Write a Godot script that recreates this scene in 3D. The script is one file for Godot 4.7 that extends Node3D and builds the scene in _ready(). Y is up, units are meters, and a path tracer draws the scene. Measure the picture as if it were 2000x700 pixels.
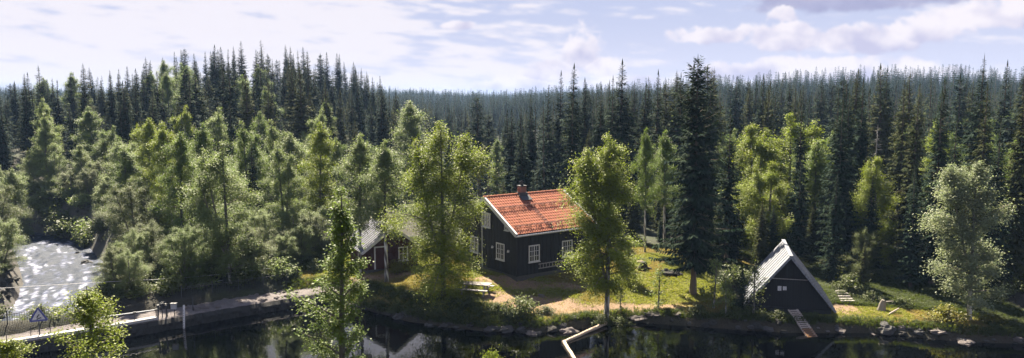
extends Node3D
# A red-roofed cabin in a clearing by a dammed forest pond, seen from fifteen metres up.

# ---------------------------------------------------------------- mesh builder
class MB:
	var v := PackedVector3Array()
	var n := PackedVector3Array()
	var c := PackedColorArray()
	var ix := PackedInt32Array()

	func quad(p0: Vector3, p1: Vector3, p2: Vector3, p3: Vector3, col := Color.WHITE) -> void:
		# corners run counter-clockwise seen from outside
		var k := v.size()
		var nn := (p1 - p0).cross(p2 - p0).normalized()
		v.push_back(p0); v.push_back(p1); v.push_back(p2); v.push_back(p3)
		n.push_back(nn); n.push_back(nn); n.push_back(nn); n.push_back(nn)
		c.push_back(col); c.push_back(col); c.push_back(col); c.push_back(col)
		ix.push_back(k); ix.push_back(k + 2); ix.push_back(k + 1)
		ix.push_back(k); ix.push_back(k + 3); ix.push_back(k + 2)

	func tri(p0: Vector3, p1: Vector3, p2: Vector3, col := Color.WHITE) -> void:
		var k := v.size()
		var nn := (p1 - p0).cross(p2 - p0).normalized()
		v.push_back(p0); v.push_back(p1); v.push_back(p2)
		n.push_back(nn); n.push_back(nn); n.push_back(nn)
		c.push_back(col); c.push_back(col); c.push_back(col)
		ix.push_back(k); ix.push_back(k + 2); ix.push_back(k + 1)

	func box(o: Vector3, size: Vector3, basis := Basis.IDENTITY, col := Color.WHITE) -> void:
		var a := basis.x * size.x * 0.5
		var b := basis.y * size.y * 0.5
		var d := basis.z * size.z * 0.5
		quad(o - a - b + d, o + a - b + d, o + a + b + d, o - a + b + d, col)
		quad(o + a - b - d, o - a - b - d, o - a + b - d, o + a + b - d, col)
		quad(o + a - b + d, o + a - b - d, o + a + b - d, o + a + b + d, col)
		quad(o - a - b - d, o - a - b + d, o - a + b + d, o - a + b - d, col)
		quad(o - a + b + d, o + a + b + d, o + a + b - d, o - a + b - d, col)
		quad(o - a - b - d, o + a - b - d, o + a - b + d, o - a - b + d, col)

	func beam(p0: Vector3, p1: Vector3, w: float, h: float, up := Vector3.UP, col := Color.WHITE) -> void:
		var f := (p1 - p0).normalized()
		var s := f.cross(up)
		if s.length() < 0.01:
			s = f.cross(Vector3.RIGHT)
		s = s.normalized()
		var u := s.cross(f).normalized()
		box((p0 + p1) * 0.5, Vector3(w, h, p0.distance_to(p1)), Basis(s, u, -f), col)

	func tube(pts: PackedVector3Array, rad: PackedFloat32Array, sides: int, cols: PackedColorArray, smooth := true) -> void:
		var k0 := v.size()
		var m := pts.size()
		for i in m:
			var f: Vector3 = (pts[mini(i + 1, m - 1)] - pts[maxi(i - 1, 0)]).normalized()
			var ref := Vector3.RIGHT if absf(f.x) < 0.9 else Vector3.FORWARD
			var s := f.cross(ref).normalized()
			var u := s.cross(f).normalized()
			for j in sides:
				var a := TAU * j / sides
				var d := s * cos(a) + u * sin(a)
				v.push_back(pts[i] + d * rad[i])
				n.push_back(d)
				c.push_back(cols[(i * sides + j) % cols.size()] if cols.size() > m else cols[i % cols.size()])
		for i in m - 1:
			for j in sides:
				var q0 := k0 + i * sides + j
				var q1 := k0 + i * sides + (j + 1) % sides
				var q2 := q1 + sides
				var q3 := q0 + sides
				ix.push_back(q0); ix.push_back(q1); ix.push_back(q2)
				ix.push_back(q0); ix.push_back(q2); ix.push_back(q3)
		var e := v.size()
		v.push_back(pts[m - 1]); n.push_back((pts[m - 1] - pts[m - 2]).normalized()); c.push_back(cols[cols.size() - 1])
		v.push_back(pts[0]); n.push_back((pts[0] - pts[1]).normalized()); c.push_back(cols[0])
		for j in sides:
			var q0 := k0 + (m - 1) * sides
			ix.push_back(q0 + j); ix.push_back(q0 + (j + 1) % sides); ix.push_back(e)
			ix.push_back(k0 + (j + 1) % sides); ix.push_back(k0 + j); ix.push_back(e + 1)

	func rod(p0: Vector3, p1: Vector3, r0: float, r1: float, sides := 6, col := Color.WHITE) -> void:
		tube(PackedVector3Array([p0, p1]), PackedFloat32Array([r0, r1]), sides, PackedColorArray([col, col]))

	func mesh() -> ArrayMesh:
		var a := []
		a.resize(Mesh.ARRAY_MAX)
		a[Mesh.ARRAY_VERTEX] = v
		a[Mesh.ARRAY_NORMAL] = n
		a[Mesh.ARRAY_COLOR] = c
		a[Mesh.ARRAY_INDEX] = ix
		var m := ArrayMesh.new()
		m.add_surface_from_arrays(Mesh.PRIMITIVE_TRIANGLES, a)
		return m

# ---------------------------------------------------------------- scene helpers
var M := {}
var used := {}
var rng := RandomNumberGenerator.new()
var nz := FastNoiseLite.new()
var nz2 := FastNoiseLite.new()
var nsky := FastNoiseLite.new()

func numbered(called: String) -> String:
	var k: int = used.get(called, 0)
	used[called] = k + 1
	return called if k == 0 else "%s_%03d" % [called, k]

func tag(o: Node, label: String, category: String, group := "") -> Node:
	o.set_meta("label", label)
	o.set_meta("category", category)
	if group != "":
		o.set_meta("group", group)
	return o

func thing(called: String, label: String, category: String, at := Vector3.ZERO, turn := 0.0, group := "") -> Node3D:
	var o := Node3D.new()
	o.name = numbered(called)
	add_child(o)
	o.position = at
	o.rotation.y = turn
	tag(o, label, category, group)
	return o

func obj(called: String, mesh: Mesh, mat: Material, parent: Node = null) -> MeshInstance3D:
	var o := MeshInstance3D.new()
	o.mesh = mesh
	o.material_override = mat
	if parent == null:
		o.name = numbered(called)
		add_child(o)
	else:
		o.name = called
		parent.add_child(o, true)
	return o

func part(called: String, b: MB, mat: Material, parent: Node) -> MeshInstance3D:
	return obj(called, b.mesh(), mat, parent)

func boxpart(called: String, at: Vector3, size: Vector3, mat: Material, parent: Node, basis := Basis.IDENTITY) -> MeshInstance3D:
	var b := MB.new()
	b.box(at, size, basis)
	return part(called, b, mat, parent)

func lin(r: float, g: float, b: float) -> Color:
	return Color(r, g, b).linear_to_srgb()

func mat(name_: String, col: Color, rough := 0.9, vcol := false) -> StandardMaterial3D:
	var m := StandardMaterial3D.new()
	m.resource_name = name_
	m.albedo_color = col
	m.roughness = rough
	m.vertex_color_use_as_albedo = vcol
	m.cull_mode = BaseMaterial3D.CULL_DISABLED
	return m

func noise_tex(freq: float, lo: Color, hi: Color, size := 512, octaves := 4, seed_ := 3, normal := false) -> NoiseTexture2D:
	var f := FastNoiseLite.new()
	f.noise_type = FastNoiseLite.TYPE_SIMPLEX_SMOOTH
	f.frequency = freq
	f.fractal_octaves = octaves
	f.seed = seed_
	var t := NoiseTexture2D.new()
	t.width = size
	t.height = size
	t.seamless = true
	t.noise = f
	if normal:
		t.as_normal_map = true
		t.bump_strength = 6.0
	else:
		var g := Gradient.new()
		g.set_color(0, lo)
		g.set_color(1, hi)
		t.color_ramp = g
	return t

func grain(m: StandardMaterial3D, tex: Texture2D, scale: Vector3, bump: Texture2D = null, cm := 0.0) -> StandardMaterial3D:
	m.albedo_texture = tex
	m.uv1_triplanar = true
	m.uv1_scale = scale
	if bump:
		m.heightmap_enabled = true
		m.heightmap_texture = bump
		m.heightmap_scale = cm
	return m

# ---------------------------------------------------------------- terrain
var SHORE := [[-90.0, 3.0], [-60.0, -20.4], [-31.0, -43.1], [-15.6, -55.2], [-13.2, -55.7], [-11.54, -53.85], [-9.4, -52.25], [-6.97, -50.3], [-4.41, -48.9], [-1.66, -47.97], [1.98, -47.7], [5.12, -49.0], [8.67, -50.02], [13.56, -48.86], [17.65, -47.97], [21.88, -47.76], [24.92, -47.22], [28.38, -45.88], [31.6, -45.4], [45.0, -43.0], [120.0, -33.5]]
var RIVER := [Vector2(-20, -36), Vector2(-33, -51), Vector2(-34.8, -57.5), Vector2(-38.5, -64.5), Vector2(-42.6, -70.5), Vector2(-48.8, -79), Vector2(-57, -85.5), Vector2(-75, -92), Vector2(-130, -108)]
const HOUSE := Vector3(1.06, 1.72, -60.45)

func shore_z(x: float) -> float:
	for i in SHORE.size() - 1:
		if x < SHORE[i + 1][0]:
			return lerpf(SHORE[i][1], SHORE[i + 1][1], clampf((x - SHORE[i][0]) / (SHORE[i + 1][0] - SHORE[i][0]), 0.0, 1.0))
	return SHORE[SHORE.size() - 1][1]

func river_d(x: float, z: float) -> float:
	if x > -14.0 or z < -130.0:
		return 99.0
	var p := Vector2(x, z)
	var best := 999.0
	for i in range(1, RIVER.size() - 1):
		best = minf(best, p.distance_to(Geometry2D.get_closest_point_to_segment(p, RIVER[i], RIVER[i + 1])))
	return best

func inland(x: float, z: float) -> float:
	return (shore_z(x) - z) * 0.85

func south_z(x: float) -> float:
	return -29.5 + 1.4 * sin(x * 0.21) + 0.7 * sin(x * 0.53 + 1.0)

func h(x: float, z: float) -> float:
	var dn := inland(x, z) + 0.35 * nz.get_noise_2d(x * 9.0, z * 9.0)
	var zs := south_z(x)
	var y := 0.0
	if dn > 0.0:
		var low := smoothstep(-2.0, 1.0, x)
		var a := lerpf(1.25, 0.62, low)
		y = a * smoothstep(-0.2, lerpf(2.0, 0.75, low), dn) + (1.75 - a) * smoothstep(lerpf(1.5, 0.4, low), lerpf(6.0, 9.5, low), dn) * lerpf(1.0, 0.6, smoothstep(15.0, 25.0, x))
		y += 0.012 * clampf(dn - 15.0, 0.0, 60.0)
		var d := Vector2(x, z).length()
		var ramp := smoothstep(70.0, 125.0, d)
		if ramp > 0.0:
			var sx := 24.0 if x > -62.0 else 34.0
			y += ramp * 10.5 * exp(-pow((x + 62.0) / sx, 2.0) * 0.5 - pow((z + 195.0) / 55.0, 2.0) * 0.5)
			y += ramp * 15.0 * exp(-pow((x - 235.0) / 120.0, 2.0) * 0.5 - pow((z + 470.0) / 130.0, 2.0) * 0.5)
			y -= ramp * (1.0 - smoothstep(380.0, 700.0, d)) * 3.0 * exp(-pow((x + 0.04 * d) / (0.11 * d), 2.0))
			y += smoothstep(450.0, 1300.0, d) * (9.0 + 16.0 * nz2.get_noise_2d(x * 0.12 + 40.0, z * 0.12))
		var near_house := smoothstep(5.0, 9.0, Vector2(x - HOUSE.x, z - HOUSE.z).length())
		y += near_house * smoothstep(0.3, 2.0, dn) * (0.22 * nz.get_noise_2d(x * 3.2, z * 3.2) + 0.12 * nz.get_noise_2d(x * 14.0, z * 14.0))
		var dr := river_d(x, z)
		if dr < 9.0 and dn > 0.0:
			y = lerpf(-1.6, y, smoothstep(2.3, 5.6, dr))
	elif z < zs:
		y = -minf(minf(2.4, -dn * 0.42), (zs - z) * 0.5)
	else:
		y = minf(1.6, (z - zs) * 0.45) + 0.2 * nz.get_noise_2d(x * 5.0, z * 5.0) * smoothstep(0.0, 3.0, z - zs)
	return y

func on_ground(x: float, z: float, sink := 0.04) -> Vector3:
	return Vector3(x, h(x, z) - sink, z)

func lawn(x: float, z: float) -> float:
	# 1 where the open clearing is mown or grazed, less on painted sun spots
	var dn := inland(x, z)
	var k := 0.0
	if x < 16.5:
		k = smoothstep(-17.5, -15.5, x) * smoothstep(0.3, 0.8, dn) * (1.0 - smoothstep(13.5, 17.0, dn)) * (1.0 - smoothstep(14.0, 16.5, x))
	k = maxf(k, smoothstep(19.5, 21.0, x) * smoothstep(0.3, 0.8, dn) * (1.0 - smoothstep(2.6, 3.8, dn)) * (1.0 - smoothstep(29.5, 31.5, x)))
	k = maxf(k, 0.8 * (1.0 - smoothstep(1.5, 4.0, Vector2(x - 21.0, z + 62.0).length())))  # sun spots behind the boathouse, painted into the ground as lawn colour
	return k

func bare(x: float, z: float) -> float:
	var w := 0.55 * nz.get_noise_2d(x * 7.0, z * 7.0) + 0.3 * nz.get_noise_2d(x * 23.0, z * 23.0)
	var e0 := 1.0 - Vector2((x - 1.6) / 4.4, (z + 51.6) / 1.8).length()
	var e1 := 1.0 - Vector2((x - 8.0) / 5.5, (z + 51.4) / 0.9).length()
	var e2 := 1.0 - Vector2((x + 1.2) / 3.0, (z + 55.2) / 1.5).length()
	var e3 := 1.0 - Vector2((x + 10.0) / 3.0, (z + 57.2) / 0.8).length()
	var e4 := 1.0 - Vector2((x - 22.3) / 1.6, (z + 51.2) / 1.6).length()
	var e5 := 1.0 - Vector2((x - 4.0) / 3.0, (z + 55.0) / 0.9).length()
	return smoothstep(-0.25, 0.45, maxf(maxf(maxf(e0, e1), maxf(e2, e3)), maxf(e4, e5)) + w)

func ground_color(x: float, z: float) -> Color:
	var a := nz.get_noise_2d(x * 4.0, z * 4.0)
	var b := nz.get_noise_2d(x * 17.0 + 90.0, z * 17.0)
	var dn := inland(x, z)
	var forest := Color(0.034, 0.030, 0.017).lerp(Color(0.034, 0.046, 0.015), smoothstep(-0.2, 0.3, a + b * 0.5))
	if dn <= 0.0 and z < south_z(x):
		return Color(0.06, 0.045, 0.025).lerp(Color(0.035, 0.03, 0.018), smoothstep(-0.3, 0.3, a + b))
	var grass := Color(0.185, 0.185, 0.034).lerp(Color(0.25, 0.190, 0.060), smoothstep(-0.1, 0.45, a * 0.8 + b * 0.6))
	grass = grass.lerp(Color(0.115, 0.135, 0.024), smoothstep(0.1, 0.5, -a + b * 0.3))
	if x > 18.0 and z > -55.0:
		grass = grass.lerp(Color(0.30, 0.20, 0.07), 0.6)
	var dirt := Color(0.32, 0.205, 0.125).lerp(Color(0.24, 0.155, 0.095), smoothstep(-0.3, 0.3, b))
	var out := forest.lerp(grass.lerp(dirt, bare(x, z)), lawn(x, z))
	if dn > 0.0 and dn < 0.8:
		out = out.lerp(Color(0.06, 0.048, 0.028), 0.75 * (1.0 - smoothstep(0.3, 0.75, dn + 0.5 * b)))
	var dr := river_d(x, z)
	if dr < 6.0:
		out = Color(0.10, 0.09, 0.08).lerp(out, smoothstep(3.5, 6.0, dr + 2.0 * b))
	return out

func axis(lo: float, hi: float, step: float, far_lo: float, far_hi: float) -> PackedFloat32Array:
	var a := []
	var s := step
	var x := lo
	while x > far_lo:
		s *= 1.16
		x -= s
		a.push_front(x)
	x = lo
	while x < hi:
		a.append(x)
		x += step
	s = step
	a.append(hi)
	x = hi
	while x < far_hi:
		s *= 1.16
		x += s
		a.append(x)
	return PackedFloat32Array(a)

func build_terrain() -> void:
	var xs := axis(-58.0, 48.0, 0.6, -2600.0, 2600.0)
	var zs := axis(-90.0, -40.0, 0.5, -2600.0, 400.0)
	var b := MB.new()
	var nx := xs.size()
	for z in zs:
		for x in xs:
			b.v.push_back(Vector3(x, h(x, z), z))
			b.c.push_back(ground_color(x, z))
	b.n.resize(b.v.size())
	for j in zs.size() - 1:
		for i in nx - 1:
			var k := j * nx + i
			b.ix.push_back(k); b.ix.push_back(k + nx + 1); b.ix.push_back(k + nx)
			b.ix.push_back(k); b.ix.push_back(k + 1); b.ix.push_back(k + nx + 1)
	for j in zs.size():
		for i in nx:
			var l := b.v[j * nx + maxi(i - 1, 0)]
			var r := b.v[j * nx + mini(i + 1, nx - 1)]
			var u := b.v[maxi(j - 1, 0) * nx + i]
			var d := b.v[mini(j + 1, zs.size() - 1) * nx + i]
			b.n[j * nx + i] = (d - u).cross(r - l).normalized()
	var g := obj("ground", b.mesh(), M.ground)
	g.set_meta("kind", "structure")

func build_water() -> void:
	# pond: one sheet at level 0, cut along the dam so that it does not lie over the lower river
	var pts := PackedVector2Array()
	for s in SHORE:
		if s[0] >= -31.5 and s[0] <= 46.0:
			pts.append(Vector2(s[0], s[1] - (0.6 if s[0] < -13.5 else 2.4)))
	pts.append(Vector2(95, -38)); pts.append(Vector2(95, -22)); pts.append(Vector2(-42, -22)); pts.append(Vector2(-50, -27))
	var tr := Geometry2D.triangulate_polygon(pts)
	var b := MB.new()
	for p in pts:
		b.v.push_back(Vector3(p.x, 0, p.y)); b.n.push_back(Vector3.UP); b.c.push_back(Color.WHITE)
	for k in range(0, tr.size(), 3):
		var a := pts[tr[k]]
		var q := pts[tr[k + 1]]
		var r := pts[tr[k + 2]]
		var turn := (q - a).cross(r - a) > 0.0
		b.ix.push_back(tr[k]); b.ix.push_back(tr[k + 1] if turn else tr[k + 2]); b.ix.push_back(tr[k + 2] if turn else tr[k + 1])
	obj("pond_water", b.mesh(), M.water).set_meta("kind", "structure")
	# river: rough surface, heaped into short standing waves
	b = MB.new()
	var c := Curve2D.new()
	for p in RIVER.slice(1):
		c.add_point(p)
	var len_ := minf(c.get_baked_length(), 95.0)
	var rows := int(len_ / 0.24)
	var cols := 44
	for i in rows + 1:
		var p := c.sample_baked(i * 0.24, true)
		var q := c.sample_baked(i * 0.24 + 0.5, true)
		var f := (q - p).normalized() if q.distance_to(p) > 0.01 else Vector2(0, -1)
		var s := Vector2(-f.y, f.x)
		for j in cols + 1:
			var w := (float(j) / cols - 0.5) * 11.0
			var o := p + s * w
			var along := i * 0.24
			var y := -0.72 + 0.16 * nz.get_noise_2d(along * 14.0, w * 26.0) + 0.10 * nz.get_noise_2d(along * 50.0 + 7.0, w * 60.0) + 0.09 * absf(nz2.get_noise_2d(along * 30.0, w * 45.0))
			b.v.push_back(Vector3(o.x, y, o.y))
			var foam := -0.26 + nz.get_noise_2d(along * 6.0 + 300.0, w * 46.0) + 0.8 * nz.get_noise_2d(along * 24.0, w * 110.0 + 50.0) + 0.75 * nz2.get_noise_2d(along * 55.0, w * 150.0) + 0.45 * nz2.get_noise_2d(along * 9.0, w * 14.0)
			b.c.push_back(Color(0.012, 0.020, 0.040).lerp(Color(0.068, 0.082, 0.145), smoothstep(-0.15, 0.3, foam)).lerp(Color(0.26, 0.27, 0.34), smoothstep(0.25, 0.5, foam)))
	b.n.resize(b.v.size())
	b.n.fill(Vector3.UP)
	var st := cols + 1
	for i in rows:
		for j in cols:
			var k := i * st + j
			b.ix.push_back(k); b.ix.push_back(k + st); b.ix.push_back(k + st + 1)
			b.ix.push_back(k); b.ix.push_back(k + st + 1); b.ix.push_back(k + 1)
	for i in rows + 1:
		for j in st:
			var l := b.v[i * st + maxi(j - 1, 0)]
			var r := b.v[i * st + mini(j + 1, cols)]
			var u := b.v[maxi(i - 1, 0) * st + j]
			var d := b.v[mini(i + 1, rows) * st + j]
			var nn := (r - l).cross(d - u).normalized()
			b.n[i * st + j] = nn if nn.y > 0.0 else -nn
	obj("river_water", b.mesh(), M.rapids).set_meta("kind", "structure")

# ---------------------------------------------------------------- trees
func leaf(b: MB, r: RandomNumberGenerator, p: Vector3, s: float, col: Color, flat := 0.4) -> void:
	var a := r.randf() * TAU
	var tilt := r.randf_range(-1.0, 1.0) * (1.0 - flat) * 1.2
	var d := Vector3(cos(a), -r.randf_range(0.0, 0.9), sin(a)).normalized()
	var side := Vector3(-sin(a), tilt, cos(a)).normalized()
	b.quad(p, p + d * s * 0.55 + side * s * 0.36, p + d * s * 1.1, p + d * s * 0.5 - side * s * 0.36, col)

func birch_meshes(sd: int, H: float, R: float, cb: float, leaves: int, ls: float, o := {}) -> Array:
	# returns [trunk mesh, crown mesh]; o: lean, droop, spread, top, white
	var r := RandomNumberGenerator.new()
	r.seed = sd
	var tb := MB.new()
	var cr := MB.new()
	var pts := PackedVector3Array()
	var rad := PackedFloat32Array()
	var lean: Vector2 = Vector2(r.randf_range(-0.06, 0.06), r.randf_range(-0.06, 0.06)) + o.get("lean", Vector2.ZERO)
	var nseg := 26
	var wob := Vector2.ZERO
	var r0: float = H * 0.0125 + 0.02
	var cols := PackedColorArray()
	for i in nseg + 1:
		var t := float(i) / nseg
		wob += Vector2(r.randf_range(-1, 1), r.randf_range(-1, 1)) * 0.012 * H / 12.0
		pts.append(Vector3(lean.x * t * H + wob.x, t * H * 0.97 - 0.15 * (1.0 - t), lean.y * t * H + wob.y))
		rad.append(r0 * pow(1.0 - t, 0.8) + 0.012 + (0.35 * r0 if i == 0 else 0.0))
		for j in 7:
			var w: Color = Color(0.52, 0.50, 0.46) if r.randf() < o.get("white", 0.62) * (1.0 if t < cb + 0.06 else 0.15) else Color(0.07, 0.06, 0.05)
			cols.append(w)
	tb.tube(pts, rad, 7, cols)
	var nl := int(o.get("limbs", 30))
	var az := r.randf() * TAU
	var clusters := []
	var stems := [pts]
	for f in int(o.get("fork", 0)):
		var fa := r.randf() * TAU
		var f0 := r.randi_range(3, 9)
		var fh := r.randf_range(0.72, 0.95)
		var fp := PackedVector3Array()
		var fr := PackedFloat32Array()
		for i in nseg + 1:
			var u := maxf(0.0, float(i - f0) / (nseg - f0))
			var off := R * 0.5 * pow(u, 0.7)
			var q := pts[i] + Vector3(cos(fa) * off, 0, sin(fa) * off)
			q.y = pts[f0].y + (q.y - pts[f0].y) * fh if i > f0 else q.y
			fp.append(q)
			fr.append(maxf(0.01, rad[i] * 0.7))
		tb.tube(fp.slice(f0), fr.slice(f0), 5, PackedColorArray([Color(0.14, 0.12, 0.10)]))
		stems.append(fp)
	for i in nl:
		var s := (i + r.randf()) / nl
		var t := cb + (0.97 - cb) * s
		var stem: PackedVector3Array = stems[i % stems.size()]
		var base := stem[int(t * nseg)]
		az += 2.4 + r.randf_range(-0.4, 0.4)
		var prof := pow(sin(PI * clampf(0.17 + 0.80 * pow(s, o.get("top", 0.9)), 0.0, 1.0)), 0.75)
		var L: float = R * prof * r.randf_range(0.66, 1.2) * (1.0 + 1.0 * nz.get_noise_3d(cos(az) * 40.0 + sd * 31.0, s * 110.0, sin(az) * 40.0)) * (0.78 if stems.size() > 1 else 1.0)
		var el := lerpf(0.25, 1.15, s) + r.randf_range(-0.15, 0.2)
		var dir := Vector3(cos(az) * cos(el), sin(el), sin(az) * cos(el))
		var lp := PackedVector3Array()
		var lr := PackedFloat32Array()
		var droop: float = o.get("droop", 0.5)
		for k in 6:
			var u := k / 5.0
			lp.append(base + dir * L * u + Vector3(0, -droop * L * u * u * 0.55, 0) + Vector3(r.randf_range(-1, 1), r.randf_range(-1, 1), r.randf_range(-1, 1)) * 0.05 * L * u)
			lr.append(maxf(0.007, r0 * 0.42 * (1.0 - t * 0.6) * (1.0 - u * 0.85)))
		tb.tube(lp, lr, 4, PackedColorArray([Color(0.12, 0.10, 0.085)]))
		for k in range(1, 6):
			clusters.append([lp[k], 0.36 + 0.14 * r.randf(), dir])
		var ns := 4 + int(L * 1.3)
		for k in ns:
			var u := r.randf_range(0.35, 1.0)
			var a2 := az + r.randf_range(-1.3, 1.3)
			var sl := L * r.randf_range(0.18, 0.42) * (1.2 - 0.5 * u)
			var p := lp[int(u * 5.0)]
			var e2 := r.randf_range(-0.35, 0.7)
			var d2 := Vector3(cos(a2) * cos(e2), sin(e2), sin(a2) * cos(e2))
			var q := p + d2 * sl
			if i % 2 == 0:
				tb.rod(p, q, 0.012, 0.005, 3, Color(0.11, 0.09, 0.075))
			clusters.append([q, 0.42 + 0.22 * r.randf(), d2])
			if r.randf() < 0.6:
				clusters.append([p.lerp(q, 0.55) + Vector3(0, -0.12, 0), 0.34, d2])
	# leader sprays so that the top ends in points
	for st in stems:
		for k in 3:
			clusters.append([st[nseg] + Vector3(r.randf_range(-0.2, 0.2), r.randf_range(-0.5, 0.4), r.randf_range(-0.2, 0.2)), 0.24, Vector3.UP])
	for k in 3:
		clusters.append([pts[nseg] + Vector3(r.randf_range(-0.25, 0.25), r.randf_range(-0.7, 0.35), r.randf_range(-0.25, 0.25)), 0.26, Vector3.UP])
	var per := maxf(4.0, float(leaves) / clusters.size())
	for cl in clusters:
		var tone := r.randf_range(0.70, 1.25)
		var hue := r.randf_range(-0.10, 0.10)
		var rr: float = cl[1] * pow(R / 2.6, 0.6) * float(o.get("clump", 0.78))
		var cnt := int(per * r.randf_range(0.55, 1.45))
		var d3: Vector3 = cl[2]
		for k in cnt:
			var g := Vector3(r.randfn(), r.randfn() * 0.72, r.randfn()) * rr * 0.62
			g += d3 * r.randfn() * rr * 0.4
			g.y -= absf(r.randfn()) * rr * float(o.get("hang", 0.45))
			var l := tone * r.randf_range(0.82, 1.18)
			leaf(cr, r, cl[0] + g, ls * r.randf_range(0.7, 1.3), Color(l * (1.0 + hue), l, l * (1.0 - hue)))
	return [tb.mesh(), cr.mesh()]

func spruce_meshes(sd: int, H: float, R: float, o := {}) -> Array:
	var r := RandomNumberGenerator.new()
	r.seed = sd
	var tb := MB.new()
	var cr := MB.new()
	var pts := PackedVector3Array()
	var rad := PackedFloat32Array()
	var cols := PackedColorArray()
	var r0 := H * 0.0115 + 0.015
	var lx := r.randf_range(-0.012, 0.012)
	var lz := r.randf_range(-0.012, 0.012)
	for i in 13:
		var t := i / 12.0
		pts.append(Vector3(lx * t * H + r.randf_range(-0.02, 0.02), t * H - 0.15 * (1.0 - t), lz * t * H + r.randf_range(-0.02, 0.02)))
		rad.append(r0 * (1.0 - t) + 0.012 + (0.5 * r0 if i == 0 else 0.0))
		cols.append(Color(0.11, 0.085, 0.065) * r.randf_range(0.7, 1.25))
	tb.tube(pts, rad, int(o.get("sides", 7)), cols)
	var y: float = H * float(o.get("clear", 0.07))
	var dens: float = o.get("dens", 1.0)
	var tw: float = o.get("tw", 0.40)
	var ragged: float = o.get("ragged", 0.12)
	var cone: float = o.get("cone", 0.72)
	var gap := 0.0
	while y < H * 0.985:
		var s := 1.0 - y / H
		var whorl := R * pow(s, cone) * r.randf_range(0.72, 1.12) * (1.0 - 0.25 * smoothstep(0.8, 1.0, s)) + 0.05
		var small := clampf(0.22 + whorl / (2.4 * tw), 0.25, 1.0)
		gap = lerpf(0.26, 0.44, s) / sqrt(dens) * H / 15.0
		if r.randf() < ragged * 0.5:
			whorl *= 0.6
		var nb := int(round(lerpf(4.0, 7.5, minf(1.0, s * 2.2)) * (0.6 + 0.4 * dens)))
		var az := r.randf() * TAU
		for i in nb:
			if r.randf() < ragged:
				continue
			var a := az + TAU * i / nb + r.randf_range(-0.35, 0.35)
			var L := whorl * r.randf_range(0.68, 1.22)
			var el: float = lerpf(0.75, -0.38, smoothstep(0.0, 0.55, s)) + r.randf_range(-0.15, 0.15) + float(o.get("lift", 0.0))
			var f := Vector3(cos(a) * cos(el), sin(el), sin(a) * cos(el))
			var side := Vector3(-sin(a), 0, cos(a))
			var base := Vector3(lx * y, y + r.randf_range(-0.1, 0.1), lz * y)
			var tone := r.randf_range(0.66, 1.3)
			var hue := r.randf_range(-0.14, 0.14)
			var n := maxi(2, int(L / tw / small * 2.1 * dens))
			for k in n:
				var u := (k + 0.7) / n
				var p := base + f * L * u + Vector3(0, 0.22 * L * u * u, 0)
				var sz := tw * small * r.randf_range(0.75, 1.3) * (1.15 - 0.45 * u)
				for sg in [-1.0, 1.0]:
					var d: Vector3 = (f * r.randf_range(0.5, 1.0) + side * sg * r.randf_range(0.35, 0.95) + Vector3(0, r.randf_range(-0.75, 0.05), 0)).normalized()
					var wv := d.cross(Vector3.UP).normalized() * sz * 0.21 + Vector3(0, r.randf_range(-0.1, 0.1) * sz, 0)
					var l := tone * r.randf_range(0.75, 1.25)
					cr.quad(p, p + d * sz * 0.45 + wv, p + d * sz * 1.15 + Vector3(0, -0.12 * sz, 0), p + d * sz * 0.45 - wv, Color(l * (1.0 + hue), l, l * (1.0 - hue)))
			if o.get("wood", true) and L > 0.5:
				tb.rod(base, base + f * L * 0.8 + Vector3(0, 0.14 * L, 0), 0.022, 0.006, 3, Color(0.09, 0.07, 0.055))
		# upright sprays close the core along the stem
		for i in int(3 * dens):
			var a := r.randf() * TAU
			var p := Vector3(lx * y, y, lz * y)
			var d := Vector3(cos(a), r.randf_range(-0.3, 0.6), sin(a)).normalized()
			var sz := tw * small * (0.6 + 0.6 * s)
			var wv := d.cross(Vector3.UP).normalized() * sz * 0.25
			cr.quad(p, p + d * sz * 0.5 + wv, p + d * sz * 1.1, p + d * sz * 0.5 - wv, Color(0.9, 0.95, 0.9))
		y += gap * r.randf_range(0.8, 1.2)
	cr.quad(Vector3(lx * H, H * 0.97, lz * H), Vector3(lx * H + 0.07, H * 0.985, lz * H), Vector3(lx * H, H * 1.02, lz * H), Vector3(lx * H - 0.07, H * 0.985, lz * H), Color.WHITE)
	return [tb.mesh(), cr.mesh()]

func merged(ms: Array, leafm := "spruce") -> ArrayMesh:
	var st := SurfaceTool.new()
	var m := ArrayMesh.new()
	for k in 2:
		m.add_surface_from_arrays(Mesh.PRIMITIVE_TRIANGLES, ms[k].surface_get_arrays(0))
	m.surface_set_material(0, M.spruce_bark)
	m.surface_set_material(1, M[leafm])
	return m

func plant_tree(called: String, ms: Array, bark: Material, leafm: Material, at: Vector3, scale: Vector3, turn: float, label: String, group := "", category := "tree") -> Node3D:
	var t := thing(called, label, category, at, turn, group)
	obj("trunk", ms[0], bark, t)
	obj("crown", ms[1], leafm, t)
	t.scale = scale
	return t

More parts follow.
